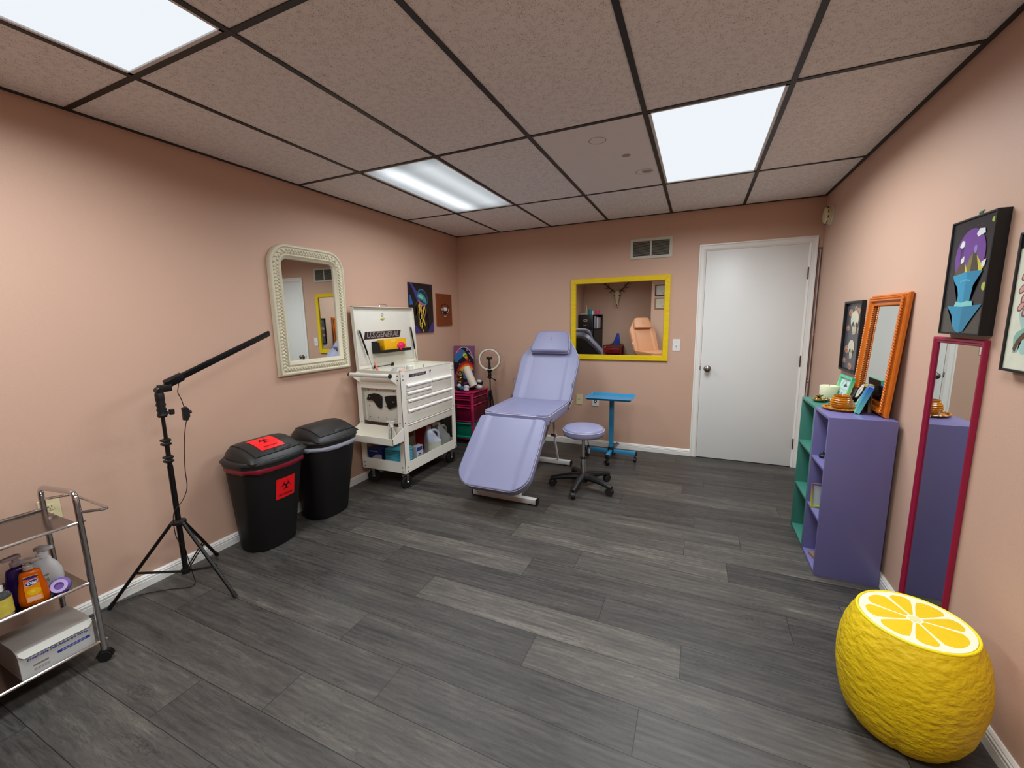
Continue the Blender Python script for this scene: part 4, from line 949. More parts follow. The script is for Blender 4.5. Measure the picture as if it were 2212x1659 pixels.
def cart_items():
    # yellow glove box on a black shelf stuck to the lid
    M = LIDM; bkm = mat('matte black tray', '#0E0E10', rough=.5)
    t = thing('magnetic_shelf', 'small black magnetic shelf stuck inside the raised tool cart lid', 'shelf', tuple(M @ V((.40, .14, 0))))
    bm = new(); box(bm, (.200, .120, .0035), (.635, .228, .0065), M=M); box(bm, (.200, .120, .0065), (.635, .1235, .095), M=M); box(bm, (.200, .1235, .0925), (.635, .146, .095), M=M); box(bm, (.200, .1235, .0065), (.2035, .215, .0925), M=M); box(bm, (.6315, .1235, .0065), (.635, .146, .0925), M=M); obj('tray_body', bm, bkm, t)
    yb = mat('yellow glove box card', '#E2A808', rough=.4, vary=.1)
    t = thing('glove_box', 'yellow glove box with a bright pink glove sticking out, on the black magnetic shelf', 'glove box', tuple(M @ V((.44, .14, .05))))
    bm = new(); box(bm, (.270, .1245, .0085), (.575, .240, .086), .0015, M=M); obj('box_body', bm, yb, t)
    bm = new(); rr = random.Random(2)
    prism(bm, ell(.495, .175, .055, .030, 0, 24), .0855, .0865, M=M); s = obj('glove_slot', bm, mat('dark pink opening', '#8E1030', rough=.6), t)
    bm = new()
    for i in range(14): a = 2 * PI * i / 14; sphere(bm, (.495 + .034 * math.cos(a), .174 + .016 * math.sin(a), .090), .020, sc=(1.2, .7, .55), seg=10, rg=7, M=M)
    sphere(bm, (.495, .177, .094), .030, sc=(1.3, .8, .6), seg=12, rg=8, M=M); sphere(bm, (.480, .150, .096), .016, sc=(1, 1.3, .5), seg=10, rg=7, M=M); obj('pink_glove', bm, mat('hot pink nitrile', '#E0145A', rough=.45, vary=.15, scale=60), t)
    bm = new()
    for k in range(3): box(bm, (.34 + .01 * k, .230 - .008 * k, .086), (.44 - .01 * k, .234 - .008 * k, .0864), M=M)
    obj('printed_lines', bm, mat('pale yellow print', '#F0D060'), t)
    # key tag on the lid
    t = thing('key_tag', 'keys with a yellow-green tag hanging inside the tool cart lid', 'keys', tuple(M @ V((.37, .44, .004))))
    bm = new(); tube(bm, fillet([(.362, .452, .007), (.362, .475, .007), (.384, .475, .007), (.384, .452, .007), (.362, .452, .007)], .008), .0015, 6, M=M); obj('key_ring', bm, CHROME, t)
    bm = new(); 
    for k in range(5): sphere(bm, (.352 + .009 * k, .425 + .005 * math.sin(k * 2), .008), .008, sc=(1, .9, .35), seg=10, rg=6, M=M)
    obj('tag', bm, mat('lime yellow tag', '#B4B840', rough=.4), t)
    # clutter in the top well (floor of the well z=.892)
    t = thing('plastic_bag', 'crumpled clear bag with pink print in the open tool cart well', 'bag', (.34, -1.60, .892))
    bm = new(); rr = random.Random(8); lathe(bm, [(0, 0), (.075, .0), (.085, .03), (.07, .09), (.045, .125), (.0, .13)], (.34, -1.60, .8925), 20, mod=lambda a, z: 1 + .14 * math.sin(5 * a + z * 60) + .07 * math.sin(11 * a), sx=.9, sy=1.25); obj('film', bm, mat('cloudy plastic film', '#DCDCD4', rough=.25, trans=.45, ior=1.2), t)
    bm = new(); box(bm, (.385, -1.66, .93), (.415, -1.56, 1.0), .006); obj('printed_patch', bm, mat('salmon print', '#E29A80', rough=.5), t)
    t = thing('squeeze_bottle', 'clear bottle with a long coral-red tip beside the crumpled bag', 'bottle', (.235, -1.745, .892))
    bm = new(); lathe(bm, [(0, 0), (.028, 0), (.03, .006), (.03, .09), (.012, .11), (0, .11)], (.235, -1.745, .892), 20); obj('bottle', bm, mat('milky pink plastic', '#E2B8A6', rough=.3, trans=.2), t)
    bm = new(); cyl(bm, (.235, -1.745, 1.0), (.21, -1.755, 1.085), .010, .0025, seg=12); obj('nozzle', bm, mat('coral tip', '#E06A54', rough=.4), t)
    bm = new(); lathe(bm, [(0, 0), (.032, 0), (.034, .005), (.034, .115), (.024, .125), (0, .125)], (.30, -1.40, .892), 24)
    single('white_pot', bm, mat('milk white plastic', '#D4DACE', rough=.35), 'tall milk-white cup standing in the tool cart well', 'cup', (.30, -1.40, .892))
    t = thing('pump_bottle', 'small clear bottle with black cap in the tool cart well beside the white cup', 'bottle', (.40, -1.33, .892))
    bm = new(); lathe(bm, [(0, 0), (.018, 0), (.018, .07), (.010, .08), (0, .08)], (.40, -1.33, .892), 16); obj('bottle', bm, GLASS, t)
    bm = new(); cyl(bm, (.40, -1.33, .97), (.40, -1.33, .99), .012, seg=14); cyl(bm, (.40, -1.33, .99), (.40, -1.33, 1.02), .003, seg=8); obj('cap', bm, BLACKP, t)
    # black pouches on the peg panel
    pm = mat('black leatherette', '#080808', rough=.4, vary=.1)
    for k, (pts, lab) in enumerate(((((.128, .758), (.15, .800), (.20, .812), (.25, .808), (.285, .79), (.288, .775), (.28, .69), (.272, .684), (.245, .70), (.21, .745), (.18, .757), (.15, .752)), 'black winged cloth pouch hanging on the cart end panel, beside the rivet fastened one'), (((.325, .790), (.36, .80), (.43, .805), (.47, .80), (.47, .735), (.42, .705), (.365, .682), (.355, .69), (.335, .745)), 'black pouch with a shiny rivet hanging on the cart end panel'))):
        bm = new(); M2 = basis((0, y0c - 0, 0), (1, 0, 0), (0, 0, 1)); prism(bm, list(pts)[::-1], 0, .028, M=M2, bev=.006); t = thing('hanging_pouch', lab, 'pouch', (pts[0][0], y0c, pts[0][1])); obj('pouch_body', bm, pm, t)
        bm = new(); bx = .42 if k else .17; cyl(bm, (bx, y0c - .026, .752 if k else .785), (bx, y0c - .031, .752 if k else .785), .0055, seg=10); obj('rivet', bm, CHROME, t)
    spray('spray_bottle', 'clear spray bottle standing in the cart side tray', .455, -1.87, .436, ang=PI, h=.13, r=.030)
    # bottom shelf (z = .156)
    zb = .1565
    t = thing('tissue_box', 'navy blue glove box with white lower wave on the cart bottom shelf', 'box', (.14, -1.66, zb)); nb = mat('navy box card', '#1E2F6A', rough=.45); wb = mat('white box card', '#B9BCC0', rough=.5)
    bm = new(); box(bm, (.075, -1.755, zb), (.225, -1.50, zb + .155), .002); obj('box_body', bm, nb, t)
    artwork('box_print', basis((.075, -1.7552, zb), (1, 0, 0), (0, 0, 1)), .15, .155, [('#C6CAD0', [(.20, .3), (1, .3), (1, .66), (.8, .69), (.6, .66), (.35, .52)]), ('#8E9CD0', [(.12, .80), (.72, .80), (.72, .87), (.12, .87)])], t, base='#22367A', rough=.45)
    bm = new(); rr = random.Random(4)
    t = thing('pad_stack', 'sky-blue disposable pads stacked on the cart bottom shelf', 'pads', (.36, -1.68, zb)); cy = mat('sky blue pads', '#4FB0C8', rough=.7, vary=.12, scale=20, stretch=(1, 1, 12))
    for k in range(11): box(bm, (.265 + .003 * (k % 2), -1.76, zb + .0155 * k), (.44 - .004 * (k % 3), -1.60, zb + .0155 * k + .0145), .005)
    obj('folded_pads', bm, cy, t)
    t = thing('medicine_box', 'small white box with navy band and emblem beside the blue pads', 'box', (.45, -1.52, zb))
    bm = new(); box(bm, (.40, -1.56, zb), (.45, -1.47, zb + .145), .0015); obj('box_body', bm, wb, t)
    artwork('box_print', basis((.4502, -1.56, zb), (0, 1, 0), (0, 0, 1)), .09, .145, [('#1F3C8C', [(.05, .68), (.95, .68), (.95, .93), (.05, .93)]), ('#1A2E6A', ell(.5, .38, .26, .16, n=20)), ('#C8CCD6', ell(.5, .38, .13, .08, n=14)), ('#1A2E6A', ell(.5, .38, .06, .04, n=10))], t, base='#C6C8CC', rough=.45)
    bm = new(); M2 = Tr(.475, -1.47, zb) @ Rz(.5); prism(bm, [(-.03, -.02), (.03, -.02), (.0, .045)], 0, .045, M=M2, bev=.004)
    single('wooden_wedge', bm, mat('brown wood', '#6A4630', rough=.6), 'small brown wedge in front of the navy banded box', 'wedge', (.475, -1.47, zb))
    jug('plastic_jug', 'opaque white one-gallon jug with moulded handle on the cart bottom shelf', 'jug', .42, -1.265, zb, mat('white HDPE', '#B4BCCC', rough=.35), mat('grey white cap', '#A8A29E'), ang=.95, band=mat('pale jug label', '#B6B8A8', rough=.5, vary=.2, scale=40))
    jug('plastic_jug', 'translucent grey jug with white cap behind the white jug', 'jug', .41, -1.10, zb, mat('translucent grey HDPE', '#9A9C98', rough=.35, trans=.3), WHITEP, ang=1.3)
    spray('spray_bottle', 'clear spray bottle at the far end of the cart bottom shelf', .30, -1.07, zb, ang=1.0, h=.19, head=WHITEP)
    spray('spray_bottle', 'tall clear bottle behind the white jug, towards the pink wall', .15, -1.33, zb, ang=1.0, h=.18, m=mat('smoky plastic', '#8A8680', rough=.2, trans=.4))
    bm = new(); box(bm, (.18, -1.22, zb), (.33, -1.13, zb + .24), .004); single('red_box', bm, mat('deep red card', '#8A0C18', rough=.5), 'deep red box standing behind the jugs on the cart bottom shelf', 'box', (.25, -1.17, zb))
    bm = new(); M2 = Tr(.47, -1.07, zb); tube(bm, [M2 @ V((0, -.03, .05)), M2 @ V((.0, .0, .085)), M2 @ V((0, .03, .10))], .011, 8); single('pink_marker', bm, mat('salmon pink', '#C87868', rough=.5), 'salmon pink marker leaning by the grey jug', 'marker', (.47, -1.10, zb + .03))
y0c = -1.7625
cart_items()

# ------------------------------------------------------------------ trash bins
def bio(M, s, z=0.0):
    bm = new()
    def flat(poly):
        try: bm.faces.new([bm.verts.new(M @ V((x * s, y * s, z))) for x, y in poly])
        except ValueError: pass
    for k in range(3):
        a = math.radians(90 + 120 * k); c = (.44 * math.cos(a), .44 * math.sin(a)); cin = (.54 * math.cos(a), .54 * math.sin(a)); N = 26; g = math.radians(28)
        O = []; I = []
        for i in range(N + 1):
            t = a + g + (2 * PI - 2 * g) * i / N; O.append((c[0] + .50 * math.cos(t), c[1] + .50 * math.sin(t)))
            t2 = a + g * .92 + (2 * PI - 2 * g * .92) * i / N; I.append((cin[0] + .385 * math.cos(t2), cin[1] + .385 * math.sin(t2)))
        for i in range(N): flat([O[i], O[i + 1], I[i + 1], I[i]])
    o, i_ = ell(0, 0, .62, .62, 0, 60), ell(0, 0, .52, .52, 0, 60)
    for k in range(60):
        d = (360 * k / 60 - 90) % 120
        if 26 < d < 94: flat([o[k], o[(k + 1) % 60], i_[(k + 1) % 60], i_[k]])
    o, i_ = ell(0, 0, .16, .16, 0, 24), ell(0, 0, .09, .09, 0, 24)
    return bm
def bin_(label, cy, bag, stickers):
    PL = mat('black bin plastic', '#050505', rough=.6, vary=.08); LID = mat('charcoal bin lid plastic', '#1E1F1E', rough=.42, vary=.05, bump=.1, bscale=300)
    x0 = .062
    r = thing('trash_bin', label, 'trash bin', (.18, cy, 0)); r.scale = (1, 1, .978)
    def dshape(w, d, bulge, n=7, r_=.05, rb=.105):
        # back straight on the wall side, front bowed; points around, x from wall
        P = []
        hw = w / 2
        P += [(rb - rb * math.sin(math.radians(q)), -hw + rb - rb * math.cos(math.radians(q)) ) for q in (90, 60, 30, 0)]
        f = d - bulge
        for q in (0, 25, 50): P.append((f - r_ + r_ * math.sin(math.radians(q)), -hw + r_ - r_ * math.cos(math.radians(q))))
        for k in range(1, 12): t = -1 + 2 * k / 12; P.append((f - .012 + (bulge + .012) * math.sqrt(max(0, 1 - (t * .93) ** 2)), t * (hw - .02)))
        for q in (50, 25, 0): P.append((f - r_ + r_ * math.sin(math.radians(q)), hw - r_ + r_ * math.cos(math.radians(q))))
        P += [(rb - rb * math.sin(math.radians(q)), hw - rb + rb * math.cos(math.radians(q))) for q in (0, 30, 60, 90)]
        return P
    def ring(w, d, b, z, ox): return [(x0 + ox + x, cy + y, z) for x, y in dshape(w, d, b)]
    bm = new(); rings(bm, [ring(.295, .240, .045, 0, .006), ring(.31, .250, .046, .012, .0), ring(.388, .340, .065, .555, .0), ring(.388, .340, .065, .60, .0)]); obj('bin_body', bm, PL, r, smooth=40)
    bm = new(); rr = random.Random(int(cy * 100) + 900)
    R = []
    for z, g in ((.546, .002), (.552, .008), (.562, .010), (.574, .010), (.584, .004)):
        R.append([(p[0] + (rr.random() - .5) * .003, p[1] + (rr.random() - .5) * .004, p[2] - (rr.random() * .010 if z < .58 else 0)) for p in ring(.388 + 2 * g, .340 + g, .065, z, -.0)])
    rings(bm, R, cap0=False, cap1=False); obj('bag_edge', bm, bag, r, smooth=60)
    # lid: rim then barrel dome along y
    bm = new(); rings(bm, [ring(.404, .350, .068, .574, -.004), ring(.412, .356, .068, .576, -.006), ring(.416, .358, .068, .598, -.006), ring(.430, .366, .070, .600, -.009), ring(.430, .366, .070, .612, -.009), ring(.416, .356, .066, .621, -.004), ring(.398, .344, .062, .623, .002)]); lid = obj('lid_rim', bm, LID, r, smooth=40)
    def dome(y, t): # cross-section through x at length y
        hw = .190; e = math.sqrt(max(0, 1 - abs(y / hw) ** 7)); x = .010 + .332 * t; y *= 1 - .20 * (max(0, .4 - t) / .4) ** 1.5; hw = .212; return (x0 + x - .035 * abs(y / .21) ** 2.5 * max(0, t - .3), cy + y, .620 + .088 * e * (max(0, math.sin(PI * min(1, max(0, t)) ** .68)) ** .60))
    bm = new(); R = []
    for i in range(21):
        y = .190 * math.sin(PI / 2 * (2 * i / 20 - 1)); R.append([dome(y, k / 16) for k in range(17)])
    rings(bm, R, closed_u=False); obj('lid_dome', bm, LID, lid, smooth=50)
    # swing flap: slightly raised skin on the dome with a seam, plus grip
    def fl(y, t, dz): p = dome(y, t); return (p[0] + dz * .55, p[1], p[2] + dz)
    bm = new(); R = []
    for i in range(13):
        y = -.150 + .30 * i / 12; R.append([fl(y, .10 + .82 * k / 12, .003) for k in range(13)])
    rings(bm, R, closed_u=False); flp = obj('swing_flap', bm, LID, lid, smooth=50)
    bm = new(); P = [fl(-.150 + .30 * k / 12, .10, .002) for k in range(13)] + [fl(.150, .10 + .82 * k / 12, .002) for k in range(1, 13)] + [fl(.150 - .30 * k / 12, .92, .002) for k in range(1, 13)] + [fl(-.150, .92 - .82 * k / 12, .002) for k in range(1, 12)]
    tube(bm, P, .0035, 6, closed=True); obj('flap_seam', bm, BLACKP, lid)
    bm = new(); R = []
    for i in range(9):
        y = -.055 + .11 * i / 8; q = math.sqrt(max(0, 1 - (y / .056) ** 6)); R.append([fl(y + .030, .83 + .09 * k / 6, .002 + .010 * q * math.sin(PI * k / 6)) for k in range(7)])
    rings(bm, R, closed_u=False); obj('flap_grip', bm, LID, flp, smooth=50)
    if stickers:
        RD = mat('biohazard red sticker', '#F0141E', rough=.35, vary=.02); ink = mat('sticker black ink', '#120406', rough=.5)
        # front of body
        z0, z1 = .338, .475
        def fx(z): return x0 + .250 + (.340 - .250) * z / .555 - .003 
        ang = math.atan2(fx(z1) - fx(z0), z1 - z0); bx = fx((z0 + z1) / 2) + .0005
        M = basis((bx - (z1 - z0) / 2 * math.tan(ang) + .001, cy - .055, z0), (0, 1, 0), (math.tan(ang), 0, 1))
        def front(y, z, o):
            k = (z - .012) / .543; w_, d_, b_ = .31 + .078 * k, .250 + .090 * k, .046 + .019 * k; t = y / (w_ / 2 - .02)
            return (x0 + d_ - b_ - .012 + (b_ + .012) * math.sqrt(max(0, 1 - (t * .93) ** 2)) + o, cy + y, z)
        ys = -.052; bm = new(); rings(bm, [[front(ys + .130 * i / 10, z0 + (z1 - z0) * j / 5, .0022) for j in range(6)] for i in range(11)], closed_u=False); s = obj('warning_sticker', bm, RD, r, smooth=60)
        pc = V(front(ys + .065, z0 + .083, .0035)); tx = (V(front(ys + .105, z0 + .083, 0)) - V(front(ys + .025, z0 + .083, 0))).normalized(); M = basis(pc, tx, (math.tan(ang), 0, 1)) @ Tr(-.065, -.083, 0)
        b2 = bio(M @ Tr(.065, .083, .0012), .036); obj('biohazard_symbol', b2, ink, s, recalc=False)
        text('sticker_text', 'BIOHAZARD', .017, M @ V((.065, .024, .001)), tx, (math.tan(ang), 0, 1), ink, s)
        # flap sticker wraps the curved flap
        bm = new(); R = []
        for i in range(9): y = -.065 + .155 * i / 8; R.append([fl(y - .028, .38 + .44 * k / 10, .0045) for k in range(11)])
        rings(bm, R, closed_u=False); s = obj('warning_sticker', bm, RD, flp, smooth=60)
        a = V(fl(-.016, .55, .0064)); u = V((0, 1, 0)); v = -(V(fl(-.016, .62, .0056)) - V(fl(-.016, .48, .0056))).normalized()
        obj('biohazard_symbol', bio(basis(a, u, v), .036, .001), ink, s, recalc=False)
        c = V(fl(-.016, .745, .0064)); v2 = -(V(fl(-.016, .78, .0056)) - V(fl(-.016, .71, .0056))).normalized(); text('sticker_text', 'BIOHAZARD', .016, c + V((.001, 0, .001)), u, v2, ink, s)
bin_('black swing-lid bin with two red biohazard stickers and red bag edge', -2.800, mat('dark red bag film', '#7A1426', rough=.3, vary=.2), True)
bin_('plain black swing-lid bin with pale bag edge, between the biohazard bin and the tool cart', -2.342, mat('pale bag film', '#A0A6B4', rough=.3, vary=.15), False)

# ------------------------------------------------------------------ black light stand
def lightstand():
    cx, cy = .252, -3.318
    r = thing('light_stand', 'black tripod stand carrying a tilted LED bar light by the pink wall', 'light stand', (cx, cy, 0))
    BM = mat('black anodised tube', '#0A0A0A', rough=.32, vary=.05)
    bm = new(); cyl(bm, (cx, cy, .10), (cx, cy, .70), .0125, seg=14); p = obj('pole', bm, BM, r)
    bm = new(); cyl(bm, (cx, cy, .69), (cx, cy, .83), .0105, seg=14); cyl(bm, (cx, cy, .82), (cx, cy, .97), .0085, seg=14); obj('upper_pole', bm, BM, p)
    for z in (.735, .825):
        bm = new(); box(bm, (cx - .016, cy - .022, z - .016), (cx + .016, cy + .016, z - .004), .003); box(bm, (cx - .016, cy - .022, z + .004), (cx + .016, cy + .016, z + .016), .003); cyl(bm, (cx, cy, z - .018), (cx, cy, z + .018), .015, seg=14); c = obj('pole_clamp', bm, BLACKP, p)
        bm = new(); cyl(bm, (cx + .012, cy - .018, z), (cx + .022, cy - .018, z), .003, seg=8); obj('clamp_screw', bm, CHROME, c)
    bm = new(); lathe(bm, [(0, .375), (.018, .375), (.034, .385), (.034, .397), (.018, .404), (0, .404)], (cx, cy, 0), 18); obj('leg_hub', bm, BLACKP, r); bm = new(); cyl(bm, (cx, cy, .10), (cx, cy, .125), .02, seg=16); obj('brace_collar', bm, BLACKP, r)
    feet = ((.560, -3.262), (.055, -3.055), (.060, -3.572))
    for fx, fy in feet:
        d = V((fx - cx, fy - cy, 0)); L = d.length; d.normalize(); a = V((cx, cy, .390)) + d * .028; b = V((fx, fy, .010)); n = V((-d.y, d.x, 0))
        bm = new(); cyl(bm, a, b, .0085, seg=10); l = obj('leg', bm, BM, r)
        bm = new(); e = (b - a).normalized(); cyl(bm, b - e * .03, b + e * .004, .0105, seg=10); obj('foot_cap', bm, RUBBER, l)
        mid = a.lerp(b, .60); bm = new()
        for s in (-1, 1): cyl(bm, V((cx, cy, .112)) + d * .018 + n * .006 * s, mid + n * .006 * s, .0035, seg=8)
        cyl(bm, mid - n * .012, mid + n * .012, .004, seg=8); obj('leg_brace', bm, BM, l)
    # grip, joint, bar
    bm = new(); lathe(bm, [(0, .955), (.018, .955), (.022, .965), (.017, .98), (.021, .993), (.017, 1.006), (.021, 1.019), (.017, 1.032), (.020, 1.045), (.019, 1.075), (.015, 1.085), (0, 1.085)], (cx, cy, 0), 16); g = obj('hand_grip', bm, BLACKP, r)
    bm = new(); cyl(bm, (cx - .004, cy + .01, .975), (cx - .002, cy + .042, .972), .008, seg=10); cyl(bm, (cx, cy + .042, .960), (cx, cy + .042, .988), .012, seg=10, bev=.003); obj('lock_knob', bm, BLACKP, g)
    bm = new(); cyl(bm, (cx - .018, cy, 1.092), (cx + .018, cy, 1.092), .016, seg=14, bev=.003); box(bm, (cx - .012, cy - .004, 1.080), (cx + .012, cy + .055, 1.118), .005); obj('tilt_joint', bm, BLACKS, g)
    p0 = V((cx, cy + .035, 1.118)); p1 = V((.215, -2.672, 1.352)); d = (p1 - p0).normalized(); L = (p1 - p0).length
    wd = V((.35, -.15, 1)); M = basis(p0, d, wd - d * d.dot(wd))
    bm = new(); box(bm, (0, -.017, -.007), (L, .017, .007), .003, M=M); box(bm, (-.005, -.021, -.013), (.085, .021, .013), .004, M=M); b = obj('light_bar', bm, BLACKS, r)
    bm = new(); box(bm, (.10, -.013, -.009), (L - .012, .013, -.0068), M=M) ; obj('led_strip', bm, mat('unlit led lens', '#3A3836', rough=.3), b)
    # cable and dimmer
    bm = new(); k = V((cx + .01, cy + .095, .99)); cab = [p0 + d * .07, (cx + .01, cy + .075, 1.07), (cx + .01, cy + .088, 1.03), (cx + .01, cy + .095, .988)]
    tube(bm, fillet(cab, .01), .0022, 6)
    rr = random.Random(1); pts = [(cx + .01, cy + .10, .925), (cx + .012, cy + .082, .86), (cx + .012, cy + .068, .77), (cx + .012, cy + .058, .66), (cx + .012, cy + .055, .56), (cx + .014, cy + .024, .50), (cx + .012, cy - .02, .45), (cx + .012, cy - .028, .36), (cx + .012, cy - .02, .30), (cx + .012, cy + .005, .24), (cx + .010, cy + .012, .19), (cx + .016, cy + .020, .10), (cx + .01, cy + .020, .012), (.15, -3.37, .004), (.05, -3.48, .004), (.04, -3.66, .004), (.05, -3.9, .004)]
    bm2 = []
    P = []
    for i in range(len(pts) - 1):
        a = V(pts[max(0, i - 1)]); b_ = V(pts[i]); c = V(pts[i + 1]); dd = V(pts[min(len(pts) - 1, i + 2)])
        for q in range(5):
            t = q / 5; P.append(.5 * ((2 * b_) + (-a + c) * t + (2 * a - 5 * b_ + 4 * c - dd) * t * t + (-a + 3 * b_ - 3 * c + dd) * t ** 3))
    tube(bm, P, .0022, 6); cb = obj('power_cable', bm, mat('thin dark cable', '#1E1412', rough=.5), r)
    bm = new(); prism(bm, [(-.012, -.035), (.006, -.04), (.018, -.02), (.018, .02), (.006, .036), (-.012, .03)], -.010, .010, M=basis((cx + .01, cy + .096, .955), (0, 1, 0), (0, 0, 1)), bev=.003); cyl(bm, (cx + .01, cy + .11, .958), (cx + .01, cy + .124, .958), .009, seg=10); obj('dimmer_switch', bm, BLACKP, cb)
lightstand()

# ------------------------------------------------------------------ chrome shelf cart with its load
def chromecart():
    r = thing('utility_cart', 'three-tier chrome trolley with push handle, holding soap bottles and a wrap box', 'cart', (.28, -4.05, 0))
    xa, xb, ya, yb = .125, .452, -3.742, -4.36
    for y, s in ((ya, 1), (yb, -1)):
        bm = new(); tube(bm, fillet([(xb, y, .052), (xb, y, .758), (xa, y, .728), (xa, y, .052)], .045, 8), .0105, 12); obj('end_frame', bm, CHROME, r)
        if s > 0:
            bm = new(); tube(bm, fillet([(xa, y, .672), (xa + .035, y + .082, .668), (xb + .045, y + .078, .664), (xb, y, .672)], .028, 6), .0058, 10); obj('push_handle', bm, CHROME, r)
    SM = mat('polished shelf steel', '#8C8682', rough=.16, metal=1.0, vary=.04)
    for z in (.095, .365, .630):
        bm = new(); box(bm, (xa + .004, yb + .004, z - .007), (xb - .004, ya - .004, z - .004)); s = obj('shelf', bm, SM, r)
        for x in (xa, xb):
            bm = new(); cyl(bm, (x, yb, z), (x, ya, z), .0062, seg=10); obj('shelf_rail', bm, CHROME, s)
            bm = new(); cyl(bm, (x, ya + .009, z), (x, ya + .016, z), .004, seg=8); obj('rail_screw', bm, CHROME, s)
    for x in (xa, xb):
        for y in (ya, yb): f = new(); w = new(); caster(f, w, x, y, .9, r=.024, top=.056, w=.010); c = obj('caster', f, BLACKS, r); obj('caster_wheel', w, RUBBER, c)
    # box of wrap on the bottom shelf (top surface .091)
    z = .0915; WB = mat('white coated carton', '#C4C6C2', rough=.45); t = thing('wrap_carton', 'white carton of self-adherent wrap lying on the bottom tier of the chrome trolley', 'box', (.32, -3.87, z))
    x0, x1, y0, y1 = .215, .432, -3.968, -3.757; h = .118
    bm = new(); P = [(x0, 0), (x1, 0), (x1, h * .80), (x1 - .012, h * .93), (x1 - .045, h * 1.0), (x0 + .05, h * .96), (x0, h * .90)]
    rings(bm, [[(a, y, z + b) for a, b in P] for y in (y0, y1)]); obj('carton_body', bm, mat('carton grey top', '#A39C94', rough=.5, vary=.05), t, smooth=25)
    bm = new(); box(bm, (x1 - .0005, y0 + .001, z), (x1 + .0008, y1 - .001, z + h * .8)); fr = obj('printed_front', bm, WB, t)
    bm = new(); FP = [(y0 + .001, .0), (y1 - .001, .0), (y1 - .001, .014), (y1 - .014, .029), (y0 + .014, .029), (y0 + .001, .014)]
    Mq = basis((x1 + .0012, 0, z + h * .97), (0, 1, 0), (.30, 0, -1)); prism(bm, FP, 0, .0010, M=Mq); obj('tuck_flap', bm, mat('bright white flap', '#D9DCD4', rough=.45), t)
    blue = mat('blue print', '#1F3F9A', rough=.5); gr = mat('grey print', '#7A7A7C', rough=.5)
    text('print_line', 'Breathable Self-Adherent Wrap', .0145, (x1 + .001, (y0 + y1) / 2 + .002, z + .071), (0, 1, 0), (0, 0, 1), blue, fr, off=.0003, sx=.93)
    bm = new(); prism(bm, rrect(.098, .0105, .004, 3), 0, .0004, M=basis((x1 + .001, y1 - .062, z + .043), (0, 1, 0), (0, 0, 1))); bb = obj('print_bar', bm, blue, fr)
    text('print_line', 'Strong Flexible Protection', .0066, (x1 + .0015, y1 - .062, z + .043), (0, 1, 0), (0, 0, 1), mat('white print', '#C8CCD4'), bb)
    bm = new()
    for k, (a, b, c) in enumerate(((.034, .036, .006), (.034, .024, .0015), (.034, .018, .0015))): box(bm, (x1 + .0008, y0 + a, z + b), (x1 + .0014, y0 + a + .042, z + b + c))
    obj('print_block', bm, gr, fr)
    # bottles on the middle tier (surface .361)
    z = .3615
    def flatb(t, M, prof, m, name='bottle_body', ry=.55, n=24):
        bm = new(); R = []
        for w, q in prof: R.append([(w * math.copysign(abs(math.cos(a)) ** .7, math.cos(a)), w * ry * math.copysign(abs(math.sin(a)) ** .7, math.sin(a)), q) for a in [2 * PI * k / n for k in range(n)]])
        rings(bm, R, M=M); return obj(name, bm, m, t, smooth=50)
    def pump(t, M, z0, m, rz=0, s=1.0):
        Mz = M @ Tr(0, 0, z0) @ Rz(rz); bm = new(); cyl(bm, (0, 0, 0), (0, 0, .018 * s), .016 * s, seg=18, M=Mz, bev=.002); cyl(bm, (0, 0, .016 * s), (0, 0, .032 * s), .009 * s, seg=14, M=Mz)
        prism(bm, [(-.036 * s, -.004), (-.030 * s, -.008 * s), (.012 * s, -.014 * s), (.016 * s, 0), (.012 * s, .014 * s), (-.030 * s, .008 * s), (-.036 * s, .004)], .030 * s, .042 * s, M=Mz, bev=.002); obj('pump_head', bm, m, t)
    face = math.radians(28)
    M = Tr(.405, -3.888, z) @ Rz(math.radians(74))
    t = thing('soap_bottle', 'orange liquid soap pump bottle on the middle tier of the chrome trolley', 'soap bottle', (.405, -3.888, z))
    prof = [(.036, 0), (.040, .006), (.041, .03), (.037, .07), (.031, .10), (.029, .122), (.026, .130), (.014, .134), (.013, .140)]
    flatb(t, M, prof, mat('orange soap liquid', '#E06204', rough=.12, trans=.35, ior=1.35, vary=.1)); pump(t, M, .138, mat('clear pump', '#D8C8BC', rough=.2, trans=.5), rz=2.6)
    fm = M @ Matrix.Rotation(PI / 2, 4, 'X'); bm = None
    Mf = basis(M @ V((0, -.0235, 0)), M.to_3x3() @ V((1, 0, 0)), (0, 0, 1))
    s = artwork('front_label', Mf @ Tr(-.026, .012, .0), .052, .11, [('#E8900C', [(.12, .02), (.95, .02), (.88, .5), (.85, .98), (.14, .98), (.1, .5)]), ('#D8573A', [(.14, .66), (.87, .66), (.86, .86), (.15, .86)]), ('#2A2A70', ell(.5, .91, .38, .05, 0, 24)), ('#C8CCDA', ell(.5, .72, .34, .105, 8, 24)), ('#24357E', ell(.5, .72, .30, .085, 8, 24)), ('#E8B81C', ell(.55, .38, .34, .13, 0, 24)), ('#F2CE4A', ell(.5, .40, .12, .05, 0, 14)), ('#E6B49A', [(.15, .06), (.88, .06), (.84, .22), (.18, .22)])], t, base='#E8900C', canvas=False, rough=.3)
    text('brand_lettering', 'Dial', .014, Mf @ V((0, .0905, .0020)), M.to_3x3() @ V((1, 0, 0)), (0, 0, 1), mat('white label ink', '#E6E8F0'), s, shear=.2, off=.0004)
    M = Tr(.355, -3.905, z) @ Rz(math.radians(74)); t = thing('soap_bottle', 'deep purple soap pump bottle behind the orange one', 'soap bottle', (.355, -3.905, z))
